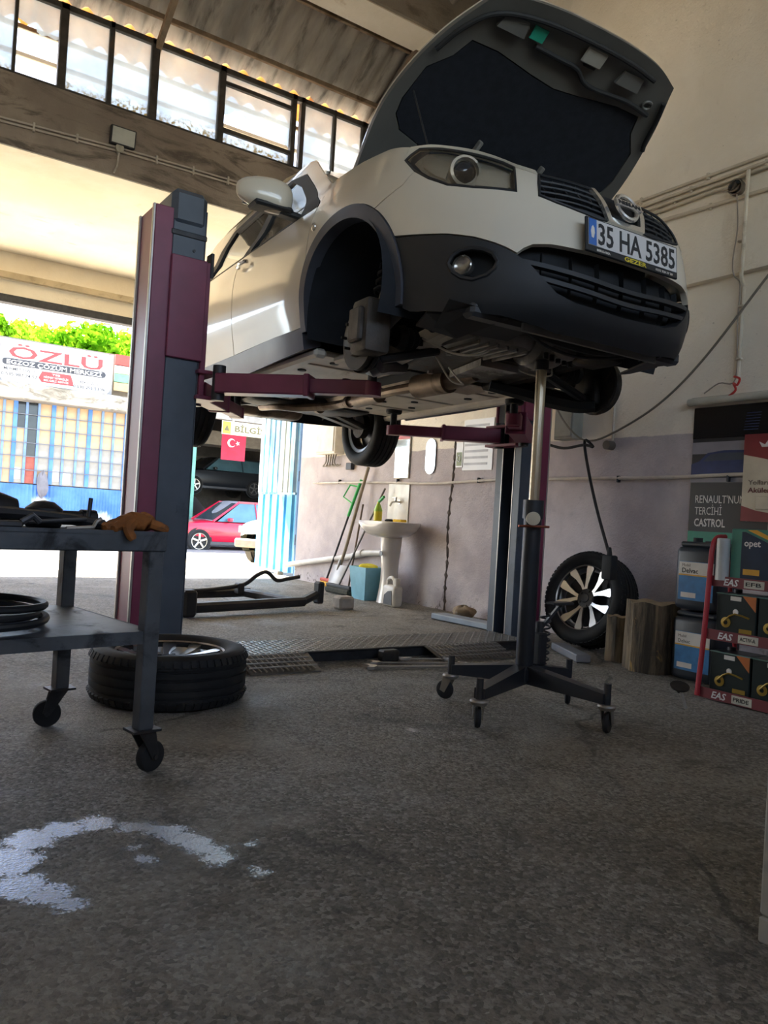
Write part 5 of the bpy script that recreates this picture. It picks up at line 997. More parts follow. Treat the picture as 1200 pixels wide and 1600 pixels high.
text('lettering', 'Yolların', .045, PM('poster_ink', '#5b4c42', .5), p2, QX @ T(.04, .235, .006), wid=.16, ext=.0005); text('lettering', 'Aküleri', .045, PM('poster_ink_red', '#5a2023', .5), p2, QX @ T(.04, .185, .006), wid=.16, ext=.0005, bold=True)
MB().prism([(.10, .51), (.12, .475), (.2, .475), (.22, .51), (.18, .49), (.16, .52), (.14, .49)], .007, .008, QX).build('crown_mark', MP_INK, p2)
MB().box((.16, .12, .004), (.12, .085, .02), QX, .004).build('printed_battery', PM('poster_cream', '#bdb29c'), p2)
# ================================================================== RIGHT-HAND FLOOR CLUTTER
def m_bark():
    s = NT('stump_bark'); c = s.mix(s.ramp(s.noise(9, 6, .7, .5, s.mapping((1, 1, .15))), .35, .65), lin('#2f2820'), lin('#86755d')); c = s.mix(s.ramp(s.noise(4, 5, .7, 1), .58, .66), c, lin('#b08d55'))
    s.set(Base_Color=c, Roughness=.9); s.bump(s.noise(14, 6, .7, .5, s.mapping((1, 1, .12))), .8, .02); return s.m
M_BARK = m_bark(); M_RING = PM('sawn_wood', '#9b8566', .85, 0, .2, 12, .3, 40)
for (x, y, r, h, sd, lab) in ((4.23, 3.12, .165, .43, 1, 'thick sawn log stump with torn bark standing by the stacked oil cans'), (4.28, 3.425, .078, .30, 2, 'shorter dark log stump standing between the leaning wheel and the thick stump')):
    t = thing('log_stump', lab, 'stump', (x, y, 0)); r2 = np.random.default_rng(sd); ph = r2.random(8)*6
    def rr(a): return 1+.06*math.sin(3*a+ph[0])+.05*math.sin(7*a+ph[1])+.03*math.sin(13*a+ph[2])
    MB().grid(41, 9, lambda a, b: (r*rr(2*pi*a)*(1-.06*b)*math.cos(2*pi*a), r*rr(2*pi*a)*(1-.06*b)*math.sin(2*pi*a), h*b*(1-.02*math.sin(5*2*pi*a)))).build('bark', M_BARK, t)
    n = 40; tv = [(0, 0, h)]+[(r*.94*rr(2*pi*i/n)*math.cos(2*pi*i/n), r*.94*rr(2*pi*i/n)*math.sin(2*pi*i/n), h*(1-.02*math.sin(5*2*pi*i/n))) for i in range(n)]
    MB().add(tv, [(0, i+1, (i+1) % n+1) for i in range(n)]).build('sawn_top', M_RING, t)
M_CAN = PM('grey_can_plastic', '#2b3038', .4, 0, .08, 5)
def can(label, z, txt):
    t = thing('oil_canister', label, 'canister', (4.30, 2.79, z)); MB().box((0, 0, .19), (.27, .30, .38), None, .035, 3).build('body', M_CAN, t)
    MB().box((0, 0, .395), (.24, .26, .03), None, .01).build('shoulder', M_CAN, t); MB().cyl((.0, .09, .39), (.0, .09, .435 if z > .2 else .421), .028, n=16).build('cap', M_RUB, t); MB().bar((0, -.10, .403), (0, .03, .403), .03, .03).build('handle', M_CAN, t)
    L = plane_M((-.1355, .115, .06), (0, -1, 0), (0, 0, 1)); lb = MB().box((.115, .115, 0), (.23, .23, .003), L).build('label', PM('can_blue', '#2b6fa3', .4, 0, .2, 14), t)
    MB().box((.115, .19, .002), (.23, .075, .002), L).build('label_top', PM('label_white', '#cfcac2', .4), lb); MB().box((.115, .15, .0025), (.23, .008, .002), L).build('label_stripe', PM('label_yellow', '#d19a2e', .4), lb); MB().box((.07, .03, .0025), (.1, .03, .002), L).build('label_patch', PM('label_white', '#cfcac2'), lb)
    for s_, y_, sz in txt: text('lettering', s_, sz, PM('poster_ink', '#5b4c42') if sz < .03 else PM('plate_ink', '#16171a'), lb, L @ T(.02, y_, .0035), ext=.0004, bold=sz > .03)
can('dark oil canister standing on the floor at the bottom of the stack', 0, [('Mobil', .195, .025), ('Delvac', .163, .03)]); can('dark oil canister on top of the stack, with white and blue label', .42, [('Mobil', .2, .025), ('Delvac', .163, .04)])
# red display rack: ladder frame leaning back, three shelves
RK = thing('display_rack', 'red tube display rack with lettered shelf fronts', 'rack', (3.80, 2.48, 0)); M_RED = PM('rack_red', '#a32530', .4, 0, .08)
RYW = .95
def rk(y): return spl([(0, y, .012), (.03, y, .3), (.055, y, .66), (.065, y, .80), (.10, y, .86), (.18, y, .87)], 5)
for y in (.02, -RYW): MB().tube(rk(y), .014, 10).build('side_tube', M_RED, RK)
for y in (.0, -RYW+.02): MB().tube([(.36, y, .012), (.24, y, .5), (.16, y, .86)], .012, 8).build('rear_leg', M_RED, RK)
SHZ = (.035, .345, .63)
for i, z in enumerate(SHZ):
    x0 = .01+.075*z/.8
    sf = MB().box((x0+.13, -RYW/2+.01, z), (.26, RYW, .012), None, .002).build('shelf', M_RED, RK)
    MB().box((x0-.004, -RYW/2+.01, z), (.006, RYW, .055)).build('shelf_front', PM('front_maroon', '#6d2b30', .45), sf)
    L = plane_M((x0-.0085, -.03, z-.018), (0, -1, 0), (0, 0, 1)); text('lettering', 'EAS', .05, MP_INK, sf, L @ T(.03, 0, 0), wid=.085, ext=.0006, bold=True, shear=.25)
    MB().box((.2, .017, -.0005), (.11, .042, .002), L).build('price_tag', PM('tag_pale', '#b9b4a4', .5), sf)
    text('lettering', ('PRIDE', 'ACTIV-A', 'EFB')[i], .028, PM('plate_ink', '#16171a'), sf, L @ T(.155, .008, .001), wid=.085, ext=.0005, bold=True)
M_TIN = PM('tin_green_black', '#232c2c', .35, .3, .15, 6); M_TINE = PM('tin_edge', '#7d9a90', .35, .6)
def tin(label, y, z, x, grp):
    t = thing('oil_tin', label, 'oil tin', (x, y, z), 0, grp)
    MB().box((0, 0, .11), (.16, .225, .22), None, .004).build('body', M_TIN, t)
    for zz in (.004, .216): MB().tube([(-.081, -.113, zz), (.081, -.113, zz), (.081, .113, zz), (-.081, .113, zz)], .004, 6, True).build('rim', M_TINE, t)
    MB().cyl((.03, .06, .22), (.03, .06, .238), .022, n=14).build('cap', M_STEELD, t)
    L = plane_M((-.0815, .112, 0), (0, -1, 0), (0, 0, 1)); MB().prism([(.145, .215), (.222, .215), (.222, .135)], 0, .0015, L).build('orange_corner', PM('tin_orange', '#b5652e', .4), t)
    MB().box((.11, .195, .001), (.06, .022, .0015), L).build('badge', PM('label_white', '#cfcac2'), t)
    MB().tube([L @ Vector(p) for p in ((.05, .07, .002), (.08, .10, .004), (.11, .115, .004), (.15, .11, .004), (.19, .10, .002))], .005, 6).build('printed_emblem', PM('tin_gold', '#a4863a', .35, .5), t)
    MB().lathe([(.028, 0), (.028, .002), (.012, .004), (.012, 0)], 14, L @ T(.06, .065, .001)).build('printed_wheel', PM('tin_gold', '#a4863a'), t); MB().lathe([(.016, 0), (.012, .004), (.001, .005)], 12, L @ T(.112, .125, .001)).build('printed_core', PM('label_white', '#cfcac2'), t)
    MB().box((.17, .03, .001), (.07, .022, .0015), L).build('gold_tag', PM('tin_gold', '#a4863a'), t)
for i, z in enumerate(SHZ[:2]):
    for j in range(3): tin(('black oil tin with gold engine print, %s rack shelf, %s' % (('bottom', 'middle')[i], ('beside the canisters', 'second along', 'third along')[j])), 2.46-.115-.235*j, z+.007, 3.80+.01+.075*z/.8+.105, 'black oil tins on the red rack')
ot = thing('oil_can', 'tall green and blue oil tin with yellow stripe on the top shelf', 'oil tin', (3.97, 2.285, .637)); MB().box((0, 0, .14), (.17, .24, .28), None, .005).build('body', PM('tin_teal', '#3f7a6c', .35, .2), ot)
L = plane_M((-.0862, .118, 0), (0, -1, 0), (0, 0, 1)); MB().prism([(.06, .01), (.236, .01), (.236, .20), (.08, .265), (.06, .265)], 0, .0015, L).build('dark_print', PM('tin_navy', '#15293f', .3, 0, .2, 10), ot); MB().prism([(.09, .275), (.236, .215), (.236, .235), (.14, .277)], .0, .002, L).build('yellow_stripe', PM('label_yellow', '#d19a2e'), ot); MB().box((.12, .055, .0015), (.09, .03, .002), L).build('gold_tag', PM('label_yellow', '#d19a2e'), ot); text('lettering', 'opet', .05, MP_INK, ot, L @ T(.075, .19, .002), wid=.09, ext=.0005, bold=True)
tag(MB().lathe([(.001, 0), (.035, 0), (.034, .22), (.030, .225), (.030, .01), (.001, .01)], 20, T(3.88, 2.444, .637)).build('paper_roll', PM('roll_white', '#b5b6b2', .5, .2)), 'grey metal tube standing on the top shelf beside the tall tin', 'tube')
tag(MB().lathe([(.001, 0), (.04, 0), (.04, .15), (.001, .15)], 20, T(3.97, 2.21, .918)).build('white_can', PM('roll_white', '#b5b6b2')), 'pale metal cylinder standing on top of the tall oil tin', 'can')
# engine valve / rod on the floor, spanners by the plate
rd = thing('engine_valve', 'engine valve standing upside down on its stem on the floor', 'car part', (3.44, 2.36, 0)); MB().cyl((.02, -.03, .008), (0, 0, .11), .008, n=10).build('stem', M_BARE, rd); MB().lathe([(.008, -.03), (.015, -.012), (.045, 0), (.047, .008), (.001, .008)], 20, T(0, 0, .11) @ Rx(.3) @ Ry(-.25)).build('head', M_GRIME, rd)
def spanner(name, label, a, b, w_, mat=M_BARE):
    a = Vector(a); b = Vector(b); t = thing(name, label, 'spanner', (a.x, a.y, a.z)); d = (b-a); L_ = d.length; an = math.atan2(d.y, d.x); t.rotation_euler = (0, 0, an)
    MB().box((L_/2, 0, 0), (L_-.06, w_*.45, .010), None, .003).build('shank', mat, t)
    MB().prism([(-.01, -w_), (.03, -w_*1.05), (.06, -w_*.3), (.06, w_*.3), (.03, w_*1.05), (-.01, w_), (.012, w_*.4), (.012, -w_*.4)], -.008, .008).build('jaw', mat, t)
    MB().lathe([(w_*.55, -.007), (w_*.95, -.007), (w_*.95, .007), (w_*.55, .007)], 18, T(L_, 0, 0), closed=True).build('ring', mat, t); return t
spanner('ring_spanner', 'long steel spanner lying furthest out from the cover plate', (2.46, 3.70, .012), (3.05, 3.53, .012), .045); spanner('ring_spanner', 'long steel spanner lying nearest the cover plate', (2.55, 3.80, .012), (3.10, 3.62, .012), .032); spanner('ring_spanner', 'short shiny spanner lying between the long ones', (2.75, 3.77, .030), (3.02, 3.68, .030), .02, M_CHROME)
tag(MB().box((2.72, 3.86, .035), (.12, .07, .07), None, .01).build('steel_block', M_GRIME), 'small dark steel block at the foot of the cover plate', 'block')
# front subframe with anti-roll bar on the floor
sf = thing('axle_subframe', 'removed black axle subframe with bent anti-roll bar lying on the floor', 'car part', (2.55, 6.37, 0), math.radians(10)); M_SUB = PM('black_subframe', '#2b2a2b', .5, .3, .2, 8, .2, 40, dirt='#4a423a', damt=.3)
MB().bar((-.45, -.45, .07), (.75, -.40, .08), .09, .08, (0, 0, 1), .02).build('front_beam', M_SUB, sf); MB().box((-.45, -.45, .11), (.12, .12, .21), None, .02).build('mount', M_SUB, sf); MB().bar((.72, -.40, .08), (.92, -.36, .14), .08, .07, (0, 0, 1), .02).build('beam_end', M_SUB, sf); MB().box((.94, -.36, .15), (.07, .09, .20), None, .015).build('mount', M_SUB, sf)
MB().bar((-.5, .35, .08), (.7, .38, .08), .1, .08, (0, 0, 1), .02).build('rear_beam', M_SUB, sf); MB().bar((-.42, -.42, .08), (-.46, .36, .08), .09, .07, (0, 0, 1), .015).build('side_beam', M_SUB, sf); MB().bar((.62, -.38, .08), (.62, .36, .08), .09, .07, (0, 0, 1), .015).build('side_beam', M_SUB, sf); MB().bar((-.62, .0, .06), (-.43, .05, .08), .07, .06, (0, 0, 1), .015).build('link_arm', M_SUB, sf)
MB().tube(spl([(-.55, .3, .20), (-.42, .28, .18), (-.38, .26, .24), (-.30, .26, .26), (-.28, .26, .19), (-.2, .25, .14), (.05, .25, .12), (.35, .25, .14), (.55, .25, .17), (.68, .25, .25), (.80, .26, .28), (.92, .26, .2), (1.05, .27, .21), (1.2, .27, .23)], 5), .019, 10).build('roll_bar', M_SUB, sf)
for x in (-.2, .5): MB().box((x, .26, .13), (.07, .08, .10), None, .01).build('bar_bracket', M_SUB, sf)
# white cabinet at the edge
cb = thing('metal_cabinet', 'off-white steel cabinet with a low plinth', 'cabinet', (1.65, .36, 0)); M_CAB = PM('cabinet_paint', '#a5a298', .45, 0, .06, 3, dirt='#7d796f', damt=.2)
MB().box((.35, 0, .47), (.70, 1.1, .82), None, .006).build('body', M_CAB, cb); MB().box((.35, 0, .03), (.70, 1.1, .055), None, .004).build('plinth', M_CAB, cb); MB().box((.35, 0, .058), (.67, 1.07, .012)).build('plinth_gap', M_CAB, cb); MB().box((.35, 0, .885), (.72, 1.12, .02), None, .004).build('top', M_CAB, cb)
# flood lamp and conduits on the sooty beam
fl = thing('flood_lamp', 'small square flood lamp fixed to the sooty beam under the windows', 'lamp', (1.715, 6.80, 3.94)); MB().box((0, -.02, 0), (.21, .05, .15), Rx(.15), .006).build('housing', M_STEELD, fl); MB().box((0, -.048, 0), (.185, .004, .125), Rx(.15)).build('glass', PM('flood_glass', '#a7a69a', .25), fl); MB().cyl((-.02, .0, -.10), (-.02, -.03, -.10), .035, n=16).build('junction', PM('batten_white', '#a9a392'), fl); MB().tube([(-.02, -.01, -.13), (-.03, -.01, -.25), (-.05, .0, -.31)], .008, 6).build('tail_wire', M_PIPE, fl)
for i, dz in enumerate((0, -.03)):
    t = thing('beam_conduit', '%s of two thin conduits clipped along the sooty beam' % ('upper', 'lower')[i], 'conduit', (0, 6.815, 0)); MB().tube([(-3, 0, 3.78+dz), (.78, 0, 3.81+dz), (1.77, 0, 3.86+dz), (3.0, 0, 3.885+dz), (4.6, 0, 3.90+dz)], .009, 8).build('tube', M_PIPE, t)
    if i == 0:
        for x in np.arange(-2.6, 4.5, .33): MB().box((float(x), .0, float(np.interp(x, [-3, .78, 1.77, 3, 4.6], [3.78, 3.81, 3.86, 3.885, 3.90]))-.015), (.018, .03, .075), None, .003).build('clip', M_PIPE, t)
# ================================================================== ENTRANCE DOOR
def m_bluedoor():
    s = NT('worn_blue_paint'); x, y, z = s.sep(); c = s.mix(s.ramp(s.noise(2, 5, .6), .35, .7), lin('#4f9fd0'), lin('#7fc0e0'))
    w_ = s.math('MULTIPLY', s.ramp(z, 1.05, 1.15), s.ramp(s.noise(4, 5, .7, .5, s.mapping((1, 1, .12))), .42, .56)); c = s.mix(s.math('MULTIPLY', w_, .85), c, lin('#c9cbc2'))
    s.set(Base_Color=c, Roughness=.45, Metallic=.1); return s.m
FD = thing('folding_door', 'worn light blue ribbed steel door leaf folded open outside the entrance', 'door', (4.90, 9.30, 0)); M_BD = m_bluedoor(); M_BD2 = PM('old_blue_steel', '#4d6f93', .5, .2, .15, 6, .1, 30, dirt='#6b5344', dscale=5, damt=.35)
def leaf_fn(z0, z1, n, amp):
    def fn(a, b):
        u = a*n; k = u-math.floor(u); h = amp if (k > .18 and k < .98) else 0; return (-h-.0+.0*b, .02+1.12*a, z0+(z1-z0)*b)
    return fn
MB().grid(61, 2, leaf_fn(.05, 1.1, 5, .035)).build('lower_panel', M_BD, FD, smooth=False); MB().grid(81, 2, leaf_fn(1.13, 3.0, 7, .045)).build('upper_panel', M_BD, FD, smooth=False)
MB().box((.0, .58, 1.115), (.05, 1.14, .03)).build('mid_rail', M_BD, FD)
MB().box((.02, -.01, 1.52), (.05, .05, 2.95), None, .004).build('leaf_edge', M_BD2, FD); MB().box((.02, 1.14, 1.52), (.04, .03, 2.95), None, .004).build('leaf_edge', M_BD, FD)
MB().box((.06, .0, 1.52), (.06, .16, 2.95), None, .006).build('second_leaf', M_BD2, FD)
for z in (.5, 1.35, 2.4): MB().cyl((.0, -.045, z-.07), (.0, -.045, z+.07), .016, n=10).build('hinge', M_STEELD, FD)
MB().box((.0, .40, .025), (.09, .12, .05), None, .008).build('wedge', M_WOOD, FD)
struct(box('door_1', (4.92, 9.17, 1.53), (.09, .10, 3.06), M_BD2, bev=.006)); struct(box('trim_91', (4.86, 9.09, 1.53), (.06, .05, 3.06), M_BD2, bev=.006))
# ================================================================== STREET
GZ = -.37
M_FBLUE = None
def m_facade():
    s = NT('facade_blue'); x, y, z = s.sep(); c = s.mix(s.ramp(s.noise(2, 4), .3, .7), lin('#3f74c8'), lin('#5a8fdc')); acc = None
    for (px_, pz_, r) in ((5.55, .12, .42), (3.15, .25, .35), (2.9, .0, .4), (4.05, .7, .18)):
        d = s.n('ShaderNodeVectorMath', operation='DISTANCE'); d.inputs[1].default_value = (px_, 21.95, pz_); s.l(s.co, d.inputs[0]); q = s.math('SUBTRACT', d.outputs['Value'], r); acc = q if acc is None else s.math('MINIMUM', acc, q)
    acc = s.math('ADD', acc, s.math('MULTIPLY', s.math('SUBTRACT', s.noise(9, 5, .7, 0, s.mapping((1, 1, .3))), .5), .35)); c = s.mix(s.ramp(acc, -.06, .08, .9, 0), c, lin('#d5d6d2'))
    s.set(Base_Color=c, Roughness=.5); return s.m
WS = thing('workshop_building', 'blue-fronted workshop with glazed steel doors under a concrete canopy', 'building', (0, 0, 0)); M_FB = m_facade()
xs = [-5.5,  -4.4, -3.8, -3.2, -2.6, -2.0, -1.4, -.8, -.2, .4, 1.0, 1.6, 2.2, 2.75, 3.05, 3.32, 3.59, 3.88, 4.24, 4.52, 4.85, 5.16, 5.49, 5.8, 6.14, 6.45, 6.78]
MB().box((.6, 24.2, 1.7), (12.4, 4.2, 4.15)).build('building_body', PM('dull_render', '#8c8478', .9), WS)
MB().box((.5, 21.85, 3.5), (12.6, 1.0, .40), None, .02).build('canopy', m_conc('weathered_canopy', '#a69f92', '#c2bbae', '#5f5a50', .55, .7), WS)
MB().box((.6, 22.15, 4.3), (12.4, .1, 1.25)).build('parapet', PM('dull_render', '#8c8478'), WS)
def rib_fn(x0, x1):
    n = max(2, int((x1-x0)/.075))
    return n, lambda a, b: (x0+(x1-x0)*a, 21.98-(.02 if int(a*n*2+.001) % 2 else 0), GZ+(1.18-GZ)*b)
M_FM = PM('mullion_blue', '#6f8fc4', .5, 0, .12, 6); M_BEI = PM('beige_pane', '#b79c7c', .35, 0, .12, 3); M_GRYP = PM('grey_pane', '#97928a', .3, 0, .15, 3); M_DKP = PM('dark_pane', '#252b33', .12, .2, .2, 4); M_BRK = PM('brick_panel', '#a3574a', .7, 0, .15, 8)
zr = [1.2, 1.55, 1.9, 2.25, 2.62, 2.98, 3.32]
pane_me = {}
for i in range(len(xs)-1):
    x0, x1 = xs[i], xs[i+1]; n, fn = rib_fn(x0, x1)
    MB().grid(n*2+1, 2, fn).build('lower_panel', M_FB, WS, smooth=False)
    MB().box((x0, 21.95, 2.26), (.06 if i % 3 else .10, .06, 2.1)).build('mullion', M_FM if i % 3 else M_FB, WS)
    for j in range(6):
        m_ = M_BEI if j > 2 or random.random() < .15 else M_GRYP
        if i == 15 and j >= 4: m_ = M_DKP
        if i == 16 and j >= 2: m_ = M_DKP
        if i == 16 and j < 2: m_ = M_BRK
        if i == 24 and j in (2, 3): m_ = M_DKP
        key = (round(x1-x0, 3), j, m_.name)
        if key not in pane_me:
            o = MB().box((0, 0, 0), (x1-x0-.05, .01, zr[j+1]-zr[j]-.012)).build('pane', m_, WS, smooth=False); pane_me[key] = o
        else: o = pane_me[key].copy(); COL.objects.link(o); o.parent = WS
        o.location = ((x0+x1)/2, 21.97+.008*random.random(), (zr[j]+zr[j+1])/2)
for z in zr[1:-1]: MB().box((1.0, 21.90, z), (12.0, .02, .02)).build('guard_bar', PM('bar_grey', '#6b6f78', .5), WS)
for x, z in ((4.36, 1.45), (4.65, 1.4), (3.42, 1.45)): MB().box((x, 21.955, z), (.2, .01, .3)).build('notice', PM('paper_white', '#d8d6d4'), WS)
tag(blob(.14, .06, .32, (4.05, 21.86, 1.2), 21).build('hanging_sack', PM('sack_grey', '#7d7a80', .8)), 'grey sack hanging on the blue workshop door', 'sack')
# main sign
SG = thing('shop_sign', 'white exhaust workshop sign with red lettering above the canopy', 'sign', (0, 0, 0)); M_SW = PM('sign_white', '#e3e2e2', .4, 0, .02); M_SR = PM('sign_red', '#d23a3c', .4); M_SK = PM('sign_black', '#33343c', .4)
SX = plane_M((2.55, 21.62, 3.74), (1, 0, 0), (0, 0, 1))
MB().box((1.5, .53, -.04), (3.1, 1.07, .06), SX).build('backboard', PM('sign_grey', '#8e8b88', .5), SG)
q = [(0.3, 0), (2.9, 0)]+[(2.9+.14*math.sin(t), .5-.5*math.cos(t)) for t in np.linspace(.1, pi-.1, 10)]+[(2.9, 1.06), (.38, 1.06)]+[(.38-.12*math.sin(t), .53+.53*math.cos(t)) for t in np.linspace(.1, pi-.1, 8)]
MB().prism(q, -.01, .004, SX).build('face', M_SW, SG)
text('lettering', 'ÖZLÜ', .42, M_SR, SG, SX @ T(.47, .60, .006), wid=2.30, ext=.004, bold=True)
MB().prism(arc(.42, .49, .085, 90, 270, 8)+arc(2.78, .49, .085, -90, 90, 8), .004, .008, SX).build('black_band', M_SK, SG); text('lettering', 'EGZOZ ÇÖZÜM MERKEZİ', .15, M_SW, SG, SX @ T(.44, .435, .009), wid=2.32, ext=.003, bold=True)
text('lettering', 'MEHMET ÖZLÜ', .10, M_SK, SG, SX @ T(.38, .28, .006), wid=.72, ext=.002, bold=True); text('lettering', '0 535 987 74 57', .11, M_SK, SG, SX @ T(.33, .14, .006), wid=.85, ext=.002, bold=True)
MB().prism([(1.28, .08), (2.05, .08), (2.05, .17), (1.98, .36), (1.28, .36), (1.2, .18)], .004, .008, SX).build('red_panel', M_SR, SG)
for s_, y_ in (('TSE', .28), ('HİZMET YETERLİLİK', .2), ('BELGELİ SERVİS', .12)): text('lettering', s_, .065, M_SW, SG, SX @ T(1.33 if len(s_) > 4 else 1.52, y_, .009), wid=.6 if len(s_) > 4 else .2, ext=.002)
text('lettering', 'FAİK ÖZLÜ', .10, M_SK, SG, SX @ T(2.16, .19, .006), wid=.52, ext=.002, bold=True); text('lettering', '0 530 255 53 96', .11, M_SK, SG, SX @ T(2.05, .06, .006), wid=.82, ext=.002, bold=True)
S2 = thing('striped_sign', 'striped shop sign in red, white, green and cream beside the white sign', 'sign', (0, 0, 0)); 
for i, (c, h) in enumerate((('#c9a877', .22), ('#6fae84', .22), ('#dcdad4', .22), ('#cf4a42', .30))): MB().box((6.55, 21.66, 3.98+.24*i), (1.8, .06, h)).build('stripe', PM('stripe_%d' % i, c, .5), S2)
text('lettering', 'KATI', .2, M_SW, S2, plane_M((6.1, 21.62, 4.64), (1, 0, 0), (0, 0, 1)), ext=.003, bold=True)
# garage next door
GA = thing('garage_building', 'open dark garage with a pale name sign across the street', 'building', (0, 0, 0)); M_GD = PM('garage_dark', '#7d7a77', .9); M_GL = PM('garage_light', '#a39d94', .9)
MB().box((10.35, 31, 2.2), (6.9, .2, 5.2)).build('rear_wall', M_GD, GA); MB().box((6.95, 26.5, 2.2), (.2, 9, 5.2)).build('side_wall', M_GD, GA); MB().box((13.7, 26.5, 2.2), (.2, 9, 5.2)).build('side_wall', M_GD, GA); MB().box((10.35, 26.5, 4.7), (6.9, 9.2, .2)).build('roof', M_GD, GA); MB().box((10.35, 22, 4.1), (6.9, .2, 1.2)).build('lintel', M_GL, GA)
MB().box((10.3, 30.8, 2.7), (6.6, .1, .5)).build('wall_band', M_GL, GA); MB().box((10.35, 22.05, GZ+.02), (6.9, .2, .06)).build('sill', M_GL, GA); MB().box((10.4, 27.5, 3.4), (5.5, 1.2, .5)).build('mezzanine', M_GL, GA)
MB().box((7.75, 21.9, 1.4), (.2, .1, 3.6)).build('blue_post', PM('post_blue', '#4f8fd8', .5), GA); MB().box((8.05, 21.9, 1.4), (.2, .1, 3.6)).build('green_post', PM('post_green', '#5f9d8c', .5), GA); MB().box((7.92, 21.93, 1.4), (.14, .1, 3.6)).build('pale_post', M_GL, GA)
for x, z in ((9.2, 2.3), (8.6, 1.9)): MB().box((x, 25.5, z), (.45, .06, .07)).build('strip_lamp', PM('lamp_yellow', '#d6dd6a', .5), GA)
BS = thing('garage_sign', 'pale yellow garage name sign hanging over the garage mouth', 'sign', (0, 0, 0)); BX = plane_M((8.55, 20.98, 2.98), (1, 0, 0), (0, .0, 1)); MB().box((1.1, .19, -.03), (2.2, .38, .05), BX).build('board', PM('sign_cream', '#dbd8b6', .45), BS); text('lettering', 'BİLGİSA', .24, PM('sign_olive', '#5f5a3c', .5), BS, BX @ T(.38, .1, .004), wid=1.15, ext=.003, bold=True); MB().box((.13, .19, .002), (.24, .34, .012), BX).build('emblem_block', PM('emblem_yellow', '#d9b83a', .5), BS); MB().prism([(.05, .1), (.13, .28), (.21, .1)], .008, .014, BX).build('emblem_mark', PM('sign_olive', '#5f5a3c'), BS)
MB().cyl((8.9, 21.0, 3.36), (8.9, 22.0, 3.9), .02, n=8).build('bracket', M_GD, BS); MB().cyl((10.4, 21.0, 3.36), (10.4, 22.0, 3.9), .02, n=8).build('bracket', M_GD, BS)
FG = thing('flag', 'red flag with white crescent and star hanging in the garage mouth', 'flag', (9.05, 22.2, 2.33)); MB().grid(9, 7, lambda a, b: (.78*a, .02*math.sin(a*7+b*3), .78*b)).build('cloth', PM('flag_red', '#b5213f', .7), FG)
cm = [(.30+.13*math.cos(t), .52+.13*math.sin(t)) for t in np.linspace(.5, 2*pi-.5, 20)]+[(.335+.10*math.cos(t), .52+.10*math.sin(t)) for t in np.linspace(2*pi-.62, .62, 16)]; MB().prism(cm, .03, .036, plane_M((0, 0, 0), (1, 0, 0), (0, 0, 1))).build('crescent', M_SW, FG)
MB().prism([(.50+(.075 if k % 2 == 0 else .03)*math.cos(pi+k*pi/5), .52+(.075 if k % 2 == 0 else .03)*math.sin(pi+k*pi/5)) for k in range(10)], .03, .036, plane_M((0, 0, 0), (1, 0, 0), (0, 0, 1))).build('star', M_SW, FG)
